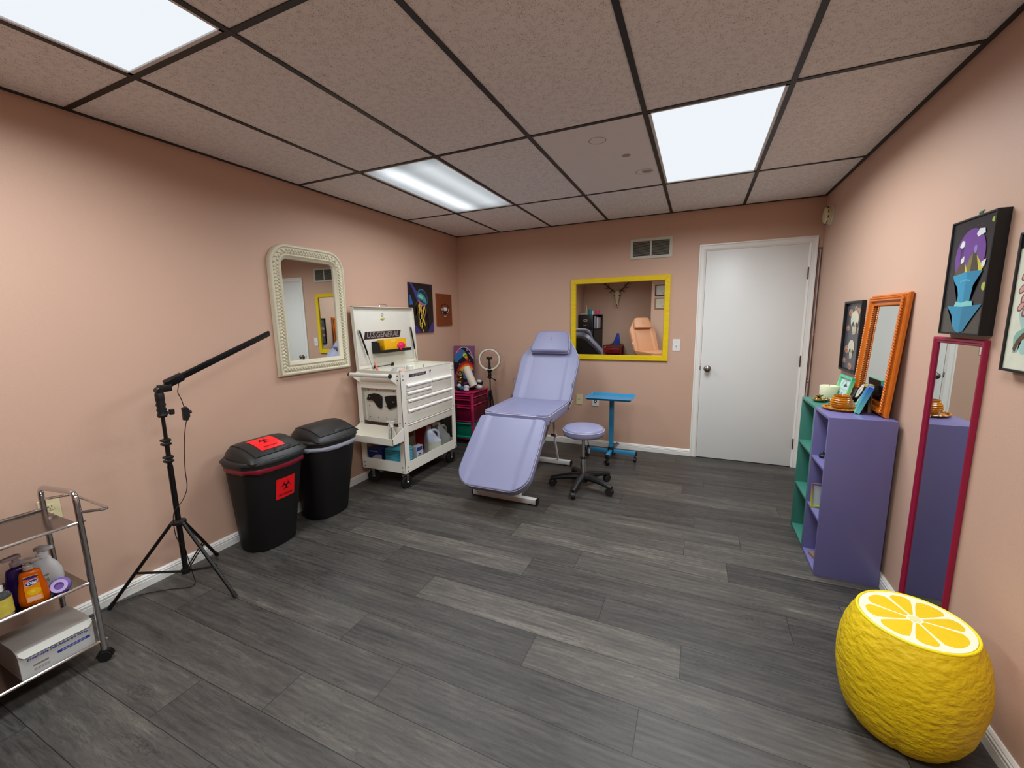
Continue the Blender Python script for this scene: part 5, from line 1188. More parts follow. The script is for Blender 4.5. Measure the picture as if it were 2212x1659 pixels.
    flatb(t, M, [(w * 1.05, q * 1.08) for w, q in prof], mat('deep purple plastic', '#2A1050', rough=.15, trans=.15)); pump(t, M, .150, mat('smoky clear pump', '#B8A4A4', rough=.2, trans=.5), rz=.4)
    M = Tr(.325, -3.828, z) @ Rz(math.radians(60)); t = thing('soap_bottle', 'white curved pump bottle with faint floral print behind the orange soap', 'soap bottle', (.325, -3.828, z))
    wp = mat('pearl white bottle', '#CDCFCE', rough=.3)
    flatb(t, M, [(.040, 0), (.046, .008), (.050, .04), (.047, .075), (.036, .105), (.026, .118), (.024, .128), (.022, .134)], wp, ry=.6); pump(t, M, .134, wp, rz=2.7, s=1.1)
    Mf = basis(M @ V((0, -.0305, 0)), M.to_3x3() @ V((1, 0, 0)), (0, 0, 1)); rr = random.Random(6)
    artwork('floral_print', Mf @ Tr(-.03, .025, .0), .06, .06, [(('#A89C70', '#8A8474', '#B4AC8C')[k % 3], ell(.1 + .8 * rr.random(), .15 + .7 * rr.random(), .10, .035, rr.random() * 90, 10)) for k in range(12)], t, canvas=False, rough=.4)
    t = thing('scrub_dish', 'lilac round dish holding a pale pouch, beside the orange soap', 'dish', (.405, -3.812, z)); pu = mat('lilac silicone', '#6C549C', rough=.35)
    bm = new(); Mx = Tr(.412, -3.818, z + .026) @ Rz(1.1) @ Matrix.Rotation(1.15, 4, 'X'); lathe(bm, [(0, 0), (.026, 0), (.031, .006), (.031, .028), (.024, .034), (.0, .034)], M=Mx @ Tr(0, 0, -.016), seg=24); obj('dish_body', bm, pu, t)
    bm = new(); lathe(bm, [(.014, 0), (.023, 0), (.025, .006), (.014, .006)], M=Mx @ Tr(0, 0, .018), seg=20, cap0=False, cap1=False); obj('dish_lip', bm, mat('pale lilac', '#B4A0D0', rough=.3), t)
    M = Tr(.41, -3.975, z) @ Rz(math.radians(80)); t = thing('soap_bottle', 'clear bottle with yellow label at the frame edge of the trolley middle tier', 'soap bottle', (.41, -3.975, z))
    bm = new(); lathe(bm, [(0, 0), (.030, 0), (.032, .004), (.032, .08), (.026, .092), (.014, .098), (.014, .108), (0, .108)], M=M, seg=24); obj('bottle_body', bm, GLASS, t, smooth=50)
    bm = new(); lathe(bm, [(.0325, .012), (.0325, .075)], M=M, seg=24, cap0=False, cap1=False); obj('wrap_label', bm, mat('yellow olive label', '#C8B84A', rough=.45, vary=.3, scale=50), t)
    bm = new(); cyl(bm, (0, 0, .1), (0, 0, .118), .016, seg=16, M=M); obj('cap', bm, WHITEP, t)
chromecart()

# ------------------------------------------------------------------ lemon pouf
def lemon():
    cx, cy, zt, rt = 3.397, -2.799, .410, .1475
    SK = mat('lemon yellow rind cloth', '#D8B804', rough=.62, vary=.08, scale=5, bump=1.0, bscale=34, bdist=.008, stretch=(1, 1, 1.5))
    r = thing('pouf', 'round yellow lemon-shaped pouf with printed lemon slice top beside the crimson mirror', 'pouf', (cx, cy, 0))
    bm = new()
    prof = [(0, 0), (.09, 0), (.115, .004), (.136, .02), (.156, .05), (.172, .09), (.183, .14), (.1895, .195), (.191, .245), (.187, .295), (.178, .340), (.166, .375), (.155, .398), (.1485, .4105), (0, .4105)]
    fp = []
    for (r0, z0), (r1, z1) in zip(prof, prof[1:]):
        for k in range(3): fp.append((r0 + (r1 - r0) * k / 3, z0 + (z1 - z0) * k / 3))
    fp.append(prof[-1])
    def mod(a, z):
        s = 1 - .05 * math.exp(-((z - .05) / .06) ** 2) * (max(0, math.cos(7 * a + 1)) ** 10) + .006 * math.sin(5 * a + 3) * (1 if .02 < z < .38 else 0) + .004 * math.sin(11 * a + z * 30) * (1 if .02 < z < .38 else 0)
        return s
    lathe(bm, fp, (cx, cy, 0), 96, mod=mod); obj('rind', bm, SK, r, smooth=70)
    PITH = mat('pale pith print', '#E6E4C4', rough=.6); FL = mat('lemon flesh print', '#DEBC08', rough=.55, vary=.08, scale=40)
    bm = new(); prism(bm, ell(cx, cy, rt - .006, rt - .006, 0, 64), zt - .001, zt + .003); t = obj('slice_top', bm, PITH, r)
    bm = new(); tube(bm, [(cx + (rt - .001) * math.cos(q), cy + (rt - .001) * math.sin(q), zt + .000) for q in [2 * PI * k / 64 for k in range(64)]], .0045, 8, closed=True); obj('rim_piping', bm, mat('bright yellow piping', '#EAD60C', rough=.5), r)
    bm = new(); R = rt - .022
    mem = (-11, 26.1, 72.3, 109.2, 157.8, 199.8, 248.3, 284.5, 349)
    for k in range(8):
        lo, hi = mem[k], mem[k + 1]; a0 = math.radians((lo + hi) / 2); h = math.radians((hi - lo) / 2); P = []
        def L_(rad, sgn): return a0 + sgn * max(.02, h - (.0035 + .006 * (rad / R) ** 4) / rad)
        for q in range(6): rad = .022 + (R * .88 - .022) * q / 5; P.append((rad, L_(rad, -1)))
        for q in range(1, 8): u = -1 + 2 * q / 8; P.append((R * (1 - .12 * abs(u) ** 3.5), a0 + (h - .0095 / R) * u))
        for q in range(5, -1, -1): rad = .022 + (R * .88 - .022) * q / 5; P.append((rad, L_(rad, 1)))
        prism(bm, [(cx + p * math.cos(an), cy + p * math.sin(an)) for p, an in P], zt + .003, zt + .0036)
    obj('lemon_segments', bm, FL, t)
    bm = new(); prism(bm, ell(cx, cy, .015, .015, 0, 20), zt + .003, zt + .0042); obj('slice_core', bm, mat('pith core', '#D8D49A', rough=.6), t)
EXPO = 0.08
SEG0 = 22.5
lemon()

# ------------------------------------------------------------------ shelf units
def shelves():
    PU = mat('periwinkle painted board', '#6A6798', rough=.33, vary=.03, bump=.1, bscale=120, bdist=.0006); GR = mat('sea green painted board', '#387668', rough=.4, vary=.04)
    def unit(label, m, y0, y1):
        x0, x1, h, t = 3.338, 3.617, .885, .015
        r = thing('cube_shelf', label, 'shelf', ((x0 + x1) / 2, (y0 + y1) / 2, 0))
        for y in (y0, y1 - t): bm = new(); box(bm, (x0, y, 0), (x1, y + t, h), .0012); obj('side_panel', bm, m, r)
        for z in (.004, .300, .588): bm = new(); box(bm, (x0 + .002, y0 + t, z), (x1 - .006, y1 - t, z + t), .0008); obj('shelf_board', bm, m, r)
        bm = new(); box(bm, (x0, y0 + t, h - t), (x1, y1 - t, h), .0008); obj('top_board', bm, m, r)
        bm = new(); box(bm, (x1 - .006, y0 + t, .02), (x1 - .001, y1 - t, h - t)); obj('back_panel', bm, m, r)
        return r
    unit('periwinkle purple three-compartment shelf beside the crimson mirror', PU, -1.895, -1.606)
    unit('sea green three-compartment shelf between the purple shelf and the door', GR, -1.604, -1.274)
    T = .8852
    # candle
    bm = new(); lathe(bm, [(0, 0), (.044, 0), (.046, .004), (.048, .082), (.046, .086), (.040, .084), (.0, .082)], (3.462, -1.327, T), 40); t = thing('pillar_candle', 'wide ivory candle on top of the green shelf', 'candle', (3.462, -1.327, T)); obj('wax_body', bm, mat('ivory wax', '#D6D8B4', rough=.45), t)
    bm = new(); cyl(bm, (3.462, -1.327, T + .080), (3.464, -1.327, T + .092), .0012, seg=6); obj('wick', bm, BLACKP, t)
    GOLD = mat('polished gold', '#C8A050', rough=.2, metal=1.0, vary=.1); PALE = mat('pale champagne metal', '#D8CDA8', rough=.3, metal=.8)
    t = thing('trinket_dish', 'small gold shell dish with a leaf finial on the green shelf top', 'dish', (3.392, -1.435, T))
    bm = new(); lathe(bm, [(0, 0), (.02, 0), (.034, .010), (.038, .016), (.036, .017), (.02, .006), (0, .005)], (3.392, -1.435, T), 28, sx=.95, sy=1.1); lathe(bm, [(0, .012), (.026, .016), (.022, .024), (0, .027)], (3.392, -1.435, T), 24); obj('dish_bowl', bm, GOLD, t)
    bm = new()
    for k in range(5): a = 2 * PI * k / 5; tube(bm, [(3.392, -1.435, T + .024), (3.392 + .010 * math.cos(a), -1.435 + .010 * math.sin(a), T + .036), (3.392 + .020 * math.cos(a), -1.435 + .020 * math.sin(a), T + .042)], .004, 6, rad=[.003, .006, .0008])
    obj('leaf_finial', bm, mat('dark bronze leaf', '#5E4C30', rough=.3, metal=.9), t)
    bm = new()
    for k in range(7): sphere(bm, (3.437 + .013 * math.cos(k * 2.2) , -1.418 + .018 * math.sin(k * 1.7), T + .009 + .006 * (k % 2)), .009, seg=10, rg=7)
    single('bead_bracelet', bm, mat('bronze pearl beads', '#9A8468', rough=.2, metal=.8, vary=.3, scale=60), 'small heap of bronze beads between the shell dish and the amber jar', 'bracelet', (3.437, -1.418, T))
    # amber jar on scalloped plate
    AMB = mat('amber glass', '#D07E0C', rough=.08, trans=.35, ior=1.45, vary=.2, scale=30); cx, cy = 3.446, -1.655
    bm = new(); lathe(bm, [(0, 0), (.070, 0), (.082, .006), (.088, .013), (.085, .015), (.072, .008), (0, .006)], (cx, cy, T), 72, mod=lambda a, z: 1 + .03 * math.cos(18 * a) * (z > .004)); 
    for k in range(26): a = 2 * PI * k / 26; sphere(bm, (cx + .079 * math.cos(a), cy + .079 * math.sin(a), T + .012), .0075, sc=(1, 1, .6), seg=8, rg=6)
    single('scalloped_plate', bm, AMB, 'amber glass plate with beaded scalloped rim under the ribbed jar', 'plate', (cx, cy, T), smooth=60)
    bm = new(); P = [(0, 0), (.030, 0), (.040, .004)]
    for k in range(25):
        z = .006 + .056 * k / 24; rr_ = .052 * (1 - .30 * ((z - .030) / .036) ** 2) + .0022 * math.sin(z * 2 * PI / .0115); P.append((rr_, z))
    P += [(.036, .064), (.038, .068), (.040, .072), (.036, .073), (.033, .066), (.030, .05), (0, .045)]
    bm2 = bm; lathe(bm2, P, (cx, cy, T + .0085), 44)
    single('ribbed_jar', bm2, AMB, 'squat ribbed amber glass jar on the purple shelf top', 'jar', (cx, cy, T + .0085), smooth=60)
    bm = new(); rr = random.Random(12)
    for k in range(16):
        a = 2 * PI * k / 16 * 2.6; el = .25 + .7 * k / 16; d = V((math.cos(a) * math.cos(el), math.sin(a) * math.cos(el), math.sin(el))); c0 = V((3.532, -1.592, T + .006)); tube(bm, [c0, c0 + d * .018, c0 + d * .034], .005, 6, rad=[.003, .0065, .0006])
    single('metal_succulent', bm, PALE, 'pale gold metal succulent ornament behind the amber jar', 'ornament', (3.532, -1.592, T))
    # iridescent frames
    def holo(name, a, b):
        if name in _M: return _M[name]
        m = bpy.data.materials.new(name); m.use_nodes = True; nt = m.node_tree; bs = nt.nodes['Principled BSDF']; tc = nt.nodes.new('ShaderNodeTexCoord'); sp = nt.nodes.new('ShaderNodeSeparateXYZ'); r = nt.nodes.new('ShaderNodeValToRGB')
        nt.links.new(tc.outputs['Generated'], sp.inputs[0]); nt.links.new(sp.outputs[2], r.inputs[0]); r.color_ramp.elements[0].color = lin(a); r.color_ramp.elements[1].color = lin(b); nt.links.new(r.outputs[0], bs.inputs['Base Color']); bs.inputs['Roughness'].default_value = .2; bs.inputs['Metallic'].default_value = .35; _M[name] = m; return m
    def deskframe(label, M, w, h, m, P, base, loc, fw=.016, th=.016):
        t = thing('photo_frame', label, 'photo frame', loc)
        bm = new(); mframe(bm, M, w, h, [(0, 0), (0, th), (.002, th + .002), (fw - .002, th + .001), (fw, th - .004), (fw, .001)]); obj('frame_border', bm, m, t, smooth=20)
        bm = new(); box(bm, (.004, .004, 0), (w - .004, h - .004, .005), M=M); obj('backing_board', bm, mat('frame back board', '#4A4038', rough=.7), t)
        artwork('picture_sheet', M @ Tr(fw, fw, .0055), w - 2 * fw, h - 2 * fw, P, t, base=base, rough=.3)
        bm = new(); rings(bm, [[M @ V((w * .42, h * .75, 0)), M @ V((w * .58, h * .75, 0)), M @ V((w * .60, 0.003, -.05)), M @ V((w * .40, 0.003, -.05))], [M @ V((w * .42, h * .75, -.002)), M @ V((w * .58, h * .75, -.002)), M @ V((w * .60, 0.001, -.052)), M @ V((w * .40, 0.001, -.052))]]); obj('easel_leg', bm, mat('black easel card', '#18161A', rough=.7), t)
    ink = '#4A5258'
    P = [(ink, stroke([(.15, .62), (.3, .86), (.5, .9), (.55, .78), (.42, .70), (.35, .62), (.7, .66)], .035)), ('#8FA8A4', stroke([(.12, .5), (.5, .46), (.85, .5)], .02)), ('#2E3438', stroke([(.15, .12), (.2, .34), (.24, .36), (.25, .12)], .03)), ('#2E3438', stroke([(.38, .12), (.40, .30), (.46, .34), (.47, .12)], .03)), ('#2E3438', stroke([(.06, .16), (.6, .10)], .03)), ('#8FA8A4', ell(.8, .25, .06, .1, n=12))]
    deskframe('mint iridescent photo frame with a pale drawing, standing behind the amber jar', basis((3.500, -1.312, T + .001), (.02, -1, 0), (.22, 0, 1)), .205, .160, holo('mint iridescent foil', '#C8E88C', '#3CC8A0'), P, '#B8D0CC', (3.51, -1.43, T))
    deskframe('blue iridescent photo frame seen nearly edge-on at the near end of the purple shelf top', basis((3.532, -1.635, T + .001), (-.26, -.965, 0), (.33, -.089, 1)), .135, .150, holo('blue iridescent foil', '#78E8C8', '#2A6ADC'), [(ink, stroke([(.2, .3), (.5, .7), (.8, .3)], .04))], '#B8C4D0', (3.52, -1.70, T), fw=.018, th=.022)
    # hexagon rack
    t = thing('hexagon_display', 'dark wood display of three white hexagon panels in front of the orange mirror', 'ornament', (3.545, -1.52, T)); dkw = mat('dark walnut', '#2E2018', rough=.4, vary=.2); 
    for (cy_, cz, nm) in ((-1.463, .944, 0), (-1.556, .983, 1), (-1.590, .935, 2)):
        lx = V((0.12, -.55, .62)).normalized(); M = basis((3.540 if nm != 1 else 3.546, cy_ - .012, cz), lx, V((-.2, -.75, -.63)))
        if M.to_3x3() @ V((0, 0, 1)) @ V((-1, 0, 0)) < 0: M = basis((M[0][3], M[1][3], M[2][3]), -lx, V((-.2, -.75, -.63)))
        hx = lambda s, w: [(s, 0), (s * .45, w), (-s * .45, w), (-s, 0), (-s * .45, -w), (s * .45, -w)]
        bm = new(); prism(bm, hx(.066, .031), -.020, 0, M=M, bev=.0015); hb = obj('hexagon_block', bm, dkw, t)
        artwork('white_panel', M @ Tr(0, 0, .0004), 1, 1, [('#CFCAC0', hx(.058, .026)), ('#7A8478', ell(.006, 0, .018, .005, 20, 12)), ('#8A6A58', stroke([(-.02, -.006), (.015, .006)], .003)), ('#55504A', ell(-.03, 0, .004, .003, 0, 8))], hb, base='#CFCAC0', canvas=False, rough=.4)
    bm = new(); box(bm, (3.545, -1.60, T), (3.572, -1.44, T + .012), .002); obj('display_base', bm, dkw, t)
    t = thing('easel_ornament', 'small tan A-shaped wooden stand with yellow-gold top, before the orange mirror glass', 'ornament', (3.548, -1.665, T)); tanw = mat('tan wood', '#8E6E48', rough=.5, vary=.15)
    for s in (-1, 1): bm = new(); M = basis((3.556, -1.668 + s * .030, T), (0, 1, 0), (0, -s * .16, 1)); box(bm, (-.013, 0, -.008), (.013, .135, .008), .001, M=M); obj('stand_leg', bm, tanw, t)
    bm = new(); rings(bm, [[(3.545, -1.700, T + .132), (3.545, -1.636, T + .132), (3.545, -1.640, T + .148), (3.545, -1.655, T + .142), (3.545, -1.668, T + .150), (3.545, -1.682, T + .142), (3.545, -1.696, T + .148)], [(3.568, -1.700, T + .132), (3.568, -1.636, T + .132), (3.568, -1.640, T + .148), (3.568, -1.655, T + .142), (3.568, -1.668, T + .150), (3.568, -1.682, T + .142), (3.568, -1.696, T + .148)]]); obj('gold_crest', bm, mat('mustard gold paint', '#B49A20', rough=.4), t)
    # in the compartments
    deskframe('yellow-green edged photo frame on the middle board of the purple shelf', basis((3.338, -1.700, .3155), (1, 0, 0), (0, .12, 1)), .16, .138, holo('lime to rose foil', '#D0D830', '#8E6A86'), [(ink, stroke([(.55, .3), (.62, .7), (.7, .72), (.66, .5), (.75, .3)], .03)), (ink, stroke([(.5, .25), (.85, .22)], .02))], '#AEB6B4', (3.42, -1.70, .3155), fw=.012, th=.010)
    bm = new(); lathe(bm, [(0, 0), (.020, 0), (.022, .012), (.016, .020), (0, .021)], (3.385, -1.668, .6035), 18); sphere(bm, (3.392, -1.664, .633), .010, seg=10, rg=8); sphere(bm, (3.40, -1.69, .620), .014, seg=10, rg=8)
    single('black_trinket', bm, BLACKP, 'small glossy black ornament on the upper board of the purple shelf', 'ornament', (3.385, -1.668, .6035))
    bm = new(); lathe(bm, [(0, 0), (.026, 0), (.020, .03), (.006, .062), (0, .064)], (3.40, -1.46, .6035), 18); single('shell_ornament', bm, mat('pinkish white shell', '#D8C4C0', rough=.4), 'pinkish white cone ornament on the upper board of the green shelf', 'ornament', (3.40, -1.46, .6035))
    t = thing('hexagon_box', 'tan faced hexagonal box standing in the bottom of the green shelf', 'box', (3.40, -1.43, .0195)); M = basis((3.40, -1.43, .073), (.30, -.95, 0), (0, 0, 1))
    hx = lambda s: [(s * math.cos(math.radians(60 * k)), s * math.sin(math.radians(60 * k))) for k in range(6)]
    bm = new(); prism(bm, hx(.060), -.02, .0, M=M); obj('box_body', bm, dkw, t); artwork('box_face', M @ Tr(0, 0, .0003), 1, 1, [('#B8A078', hx(.052))], t, base='#B8A078', canvas=False)
    t = thing('flat_frame', 'brown wooden frame lying flat in the bottom of the purple shelf', 'frame', (3.43, -1.72, .0195)); M = basis((3.353, -1.694, .0195), (.24, -.97, 0), (.97, .24, 0))
    bm = new(); mframe(bm, M, .12, .14, [(0, 0), (0, .016), (.020, .016), (.020, .002)]); obj('frame_border', bm, mat('mid brown wood', '#7E6450', rough=.5, vary=.15), t); artwork('picture_sheet', M @ Tr(.018, .018, .004), .084, .104, [], t, base='#A8B8CC', rough=.3)
shelves()

# ------------------------------------------------------------------ corner by the tool cart
def corner():
    # black slim bin behind the tool cart
    bm = new(); rings(bm, [[(x, y, z) for x, y in rrect(.225 - q, .34 - q, .03, 4, .165, -.725)] for z, q in ((0, .03), (.01, .025), (.46, .0), (.47, 0))]); t = thing('waste_basket', 'plain black waste basket squeezed between the tool cart and the magenta drawers', 'waste basket', (.165, -.725, 0)); obj('basket_body', bm, mat('black basket plastic', '#14120F', rough=.45), t, smooth=50)
    bm = new(); tube(bm, [(x, y, .47) for x, y in rrect(.228, .343, .03, 4, .165, -.725)], .006, 6, closed=True); obj('basket_rim', bm, BLACKP, t)
    # drawer tower
    def grad(name, cols, sc=3.0):
        m = bpy.data.materials.new(name); m.use_nodes = True; nt = m.node_tree; b = nt.nodes['Principled BSDF']; tc = nt.nodes.new('ShaderNodeTexCoord'); n = nt.nodes.new('ShaderNodeTexNoise'); n.inputs['Scale'].default_value = sc; n.inputs['Detail'].default_value = 1
        r = nt.nodes.new('ShaderNodeValToRGB'); nt.links.new(tc.outputs['Object'], n.inputs['Vector']); nt.links.new(n.outputs['Fac'], r.inputs[0]); E = r.color_ramp.elements
        for k, (p, c) in enumerate(cols):
            e = E[k] if k < 2 else E.new(p); e.position = p; e.color = lin(c)
        nt.links.new(r.outputs[0], b.inputs['Base Color']); b.inputs['Roughness'].default_value = .3; return m
    MG = grad('magenta swirl plastic', [(.25, '#A01248'), (.50, '#A81656'), (.62, '#C8305A'), (.70, '#E07A2A'), (.78, '#C8B040')], 5); PN = mat('dark red drawer plastic', '#5E0A26', rough=.35, vary=.1); TL = mat('teal drawer plastic', '#0E6A54', rough=.35)
    x0, x1, y0, y1 = .125, .425, -.485, -.085
    r = thing('drawer_tower', 'magenta and orange plastic drawer tower with a teal bottom drawer in the room corner', 'drawer tower', (.27, -.29, 0))
    bm = new()
    for x, y in ((x0, y0), (x1 - .028, y0), (x0, y1 - .028), (x1 - .028, y1 - .028)): box(bm, (x, y, .055), (x + .028, y + .028, .615), .006)
    box(bm, (x0, y0, .592), (x1, y1, .612), .006)
    for z in (.538, .448, .262, .058): box(bm, (x0 + .004, y0 + .004, z), (x1 - .004, y1 - .004, z + .014), .004)
    obj('frame', bm, MG, r)
    for z0, z1, m in ((.552, .592, PN), (.462, .538, PN), (.276, .448, PN), (.072, .262, TL)):
        bm = new(); box(bm, (x0 + .03, y0 + .006, z0 + .002), (x1 - .03, y1 - .01, z1 - .010), .008); box(bm, (x1 - .022, y0 + .03, z0 + .004), (x1 - .008, y1 - .03, z1 - .010), .004); d = obj('drawer', bm, m, r)
        bm = new(); box(bm, (x0 + .03, y0 - .012, z1 - .024), (x1 - .03, y0 + .010, z1 - .008), .005); obj('drawer_lip', bm, MG if m is PN else mat('bright teal lip', '#1E8A70', rough=.35), d)
    if True:
        bm = new(); box(bm, (x0 + .03, y0 - .008, .076), (x1 - .03, y0 + .008, .100), .004); obj('drawer_foot_rib', bm, mat('bright teal lip', '#1E8A70', rough=.35), r)
    for x, y in ((x0 + .03, y0 + .03), (x1 - .03, y0 + .03), (x0 + .03, y1 - .03), (x1 - .03, y1 - .03)):
        f = new(); w = new(); caster(f, w, x, y, .6, r=.02, top=.06, w=.008); c = obj('caster', f, BLACKP, r); obj('caster_wheel', w, RUBBER, c)
    T = .6125
    # canvas leaning in the corner
    M = basis((.020, -.225, T + .001), (1, 0, 0), (0, .08, 1)); w, h = .275, .50
    t = thing('canvas_picture', 'unframed canvas of a blue form and rainbow on black, standing on the magenta drawer tower', 'painting', (.16, -.25, T))
    bm = new(); box(bm, (0, 0, -.018), (w, h, 0), .001, M=M); obj('stretched_canvas', bm, mat('canvas side violet', '#5A3A5E', rough=.7), t)
    P = [('#0E0C10', ell(.5, .55, .50, .42, 0, 40)), ('#B8A8C0', ringp(.5, .56, .50, .42, .022, 30, 20, 160)), ('#2E6AA8', [(.05, .60), (.02, .76), (.20, .86), (.35, .92), (.50, .90), (.60, .84), (.66, .76), (.58, .74), (.44, .73), (.30, .68), (.18, .60)]), ('#C84030', [(.20, .84), (.30, .92), (.34, .90), (.26, .83)]),
         ('#D8C030', [(.44, .78), (.52, .84), (.66, .80), (.54, .72)]), ('#4A9A40', [(.50, .76), (.60, .80), (.68, .78), (.60, .70)]), ('#E0A030', [(.54, .74), (.66, .76), (.72, .70), (.62, .67)]), ('#C03020', [(.60, .70), (.72, .72), (.74, .66), (.66, .64)])]
    for k, c in enumerate(('#8A1830', '#C83020', '#E08020', '#E0C828', '#4A9A38', '#2E6AA8')): P.append((c, [(x, y) for x, y in ell(.66, .22, .56 - .06 * k, .42 - .04 * k, 0, 30, 0, 180)]))
    P += [('#2E6AA8', [(.75, .0), (1, 0), (1, .42), (.78, .46), (.70, .40)]), ('#16284A', stroke([(.72, .44), (1, .40)], .012)), ('#A890B0', [(.72, .84), (.78, .84), (1, .72), (1, .68)]), ('#B8B8C0', ell(.66, .90, .025, .014, n=8)), ('#B8B8C0', ell(.80, .66, .03, .014, n=8)), ('#A0A0A8', ell(.3, .56, .03, .016, n=8))]
    artwork('painted_rainbow', M @ Tr(0, 0, .0004), w, h, P, t, base='#7A4A78', rough=.4)
    # paper roll
    p0 = V((.398, -.395, .668)); p1 = V((.288, -.372, .880)); d = (p1 - p0).normalized(); t = thing('paper_roll', 'cream paper roll leaning among soft toys on the drawer tower', 'paper roll', (.398, -.395, .62))
    M = basis(p0, *[x for x in (frame(d)[0], d.cross(frame(d)[0]))]); 
    if (M.to_3x3() @ V((0, 0, 1))).dot(d) < 0: M = basis(p0, d.cross(frame(d)[0]), frame(d)[0])
    Lr = (p1 - p0).length; bm = new(); lathe(bm, [(.040, 0), (.044, .001), (.044, Lr - .001), (.040, Lr), (.018, Lr), (.018, 0)], M=M, seg=28, cap0=False, cap1=False)
    R0 = None; obj('rolled_paper', bm, mat('cream paper', '#CFC4B4', rough=.7), t)
    # soft toy and socks
    t = thing('soft_toy', 'black and white plush toy lying across the magenta drawer tower', 'soft toy', (.33, -.33, T)); bk = mat('black plush', '#0C0B0C', rough=.9, bump=.6, bscale=300); wt = mat('white plush', '#BDBCC2', rough=.9, bump=.6, bscale=300); bl = mat('denim blue plush', '#3E6484', rough=.9)
    bm = new(); sphere(bm, (.33, -.315, T + .048), .055, sc=(1.35, 1, .85)); sphere(bm, (.395, -.265, T + .075), .042, sc=(1.1, 1, .8)); tube(bm, [(.30, -.36, T + .05), (.24, -.42, T + .05), (.20, -.46, T + .03)], .022, 10); obj('plush_body', bm, bk, t)
    bm = new(); sphere(bm, (.405, -.285, T + .098), .024, sc=(1.4, 1, .8)); sphere(bm, (.425, -.33, T + .040), .030, sc=(1.5, 1, .9)); sphere(bm, (.315, -.42, T + .045), .030, sc=(1.2, 1, .9)); sphere(bm, (.33, -.455, T + .022), .024, sc=(1.4, 1, .8)); sphere(bm, (.23, -.44, T + .06), .024, sc=(1, 1, 1)); obj('white_paws', bm, wt, t)
    bm = new(); sphere(bm, (.272, -.455, T + .036), .027, sc=(1.2, .9, .9)); obj('blue_patch', bm, bl, t)
    bm = new(); M = Tr(.412, -.20, T) @ Rz(.5) @ Matrix.Rotation(-.9, 4, 'Y'); box(bm, (-.035, -.03, 0), (.035, .03, .004), .001, M=M @ Tr(0, 0, .03)); box(bm, (-.028, -.023, .034), (.028, .023, .0355), M=M); single('gilt_card', bm, [mat('gilt card', '#C8B878', rough=.5)], 'small gilt-edged card at the corner of the magenta drawer tower', 'card', (.41, -.20, T))
    t = thing('gold_figurine', 'dark and gold figurine on the drawer tower behind the tool cart', 'figurine', (.215, -.385, T)); bm = new()
    lathe(bm, [(0, 0), (.036, 0), (.038, .010), (.028, .02), (.034, .05), (.042, .09), (.030, .125), (.036, .16), (.030, .20), (.018, .225), (0, .23)], (.215, -.385, T), 20, mod=lambda a, z: 1 + .12 * math.sin(4 * a + z * 40)); obj('figurine_body', bm, mat('dark bronze', '#3A2A1C', rough=.35, metal=.4, vary=.4, scale=30), t, smooth=60)
    bm = new()
    for k in range(4): tube(bm, [(.215 + .034 * math.cos(q + k), -.385 + .034 * math.sin(q + k), T + .04 + .05 * k + .012 * math.sin(2 * q)) for q in [2 * PI * j / 20 for j in range(20)]], .006, 6, closed=True)
    obj('gold_bands', bm, mat('warm gold', '#C09040', rough=.3, metal=.8, vary=.2), t)
    # ring light on tripod
    c = V((.507, -.205, .958)); n = V((.30, -.95, .02)).normalized(); ex = V((0, 0, 1)).cross(n).normalized()
    r = thing('ring_light', 'round ring light on a small black tripod in the room corner', 'ring light', (.51, -.205, 0)); M = basis(c, ex, n.cross(ex))
    if (M.to_3x3() @ V((0, 0, 1))).dot(n) < 0: M = basis(c, -ex, n.cross(-ex))
    bm = new(); tube(bm, [M @ V((.117 * math.cos(q), .117 * math.sin(q), 0)) for q in [2 * PI * k / 56 for k in range(56)]], .0135, 10, closed=True); rg = obj('ring_housing', bm, mat('white ring housing back', '#2A2624', rough=.4), r)
    bm = new(); R = [[M @ V((q * math.cos(a), q * math.sin(a), z)) for a in [2 * PI * k / 56 for k in range(56)]] for q, z in ((.1065, .010), (.110, .0150), (.124, .0150), (.1275, .010))]; rings(bm, [list(x) for x in R], True, False, False); obj('ring_diffuser', bm, mat('cream ring diffuser', '#DDD2C2', rough=.4), rg)
    bm = new(); M3 = M; box(bm, (-.035, .002, .004), (.035, .034, .018), .003, M=M3); box(bm, (-.012, -.104, .0), (.012, .01, .012), .003, M=M3); box(bm, (-.02, -.112, -.004), (.02, -.085, .014), .003, M=M3); obj('phone_clamp', bm, BLACKP, r)
    bm = new(); x, y = .508, -.205; lathe(bm, [(0, .765), (.018, .765), (.022, .79), (.016, .80), (.022, .815), (.036, .838), (.03, .845), (0, .845)], (x, y, 0), 18); cyl(bm, (x, y, .735), (x, y, .772), .017, seg=14); box(bm, (x - .034, y - .006, .742), (x - .01, y + .006, .760), .003); obj('pan_head', bm, BLACKP, r)
    bm = new(); cyl(bm, (x + .012, y, .752), (x + .048, y - .012, .735), .004, seg=8); cyl(bm, (x + .048, y - .012, .735), (x + .082, y - .02, .722), .008, seg=10); obj('pan_handle', bm, BLACKP, r)
    bm = new(); cyl(bm, (x, y, .42), (x, y, .745), .007, seg=12); cyl(bm, (x, y, .30), (x, y, .60), .012, seg=12); obj('center_column', bm, BLACKS, r)
    for k in range(3):
        a = math.radians((-30, 80, 250)[k]); d = V((math.cos(a), math.sin(a), 0)); L_ = .15; bm = new(); p = V((x, y, .595)) + d * .015; q = V((x, y, .006)) + d * L_; cyl(bm, p, p.lerp(q, .55), .0085, seg=10); cyl(bm, p.lerp(q, .5), q, .006, seg=10); l = obj('leg', bm, BLACKS, r)
        bm = new(); cyl(bm, V((x, y, .38)) + d * .010, p.lerp(q, .42), .003, seg=6); obj('leg_brace', bm, BLACKS, l)
corner()

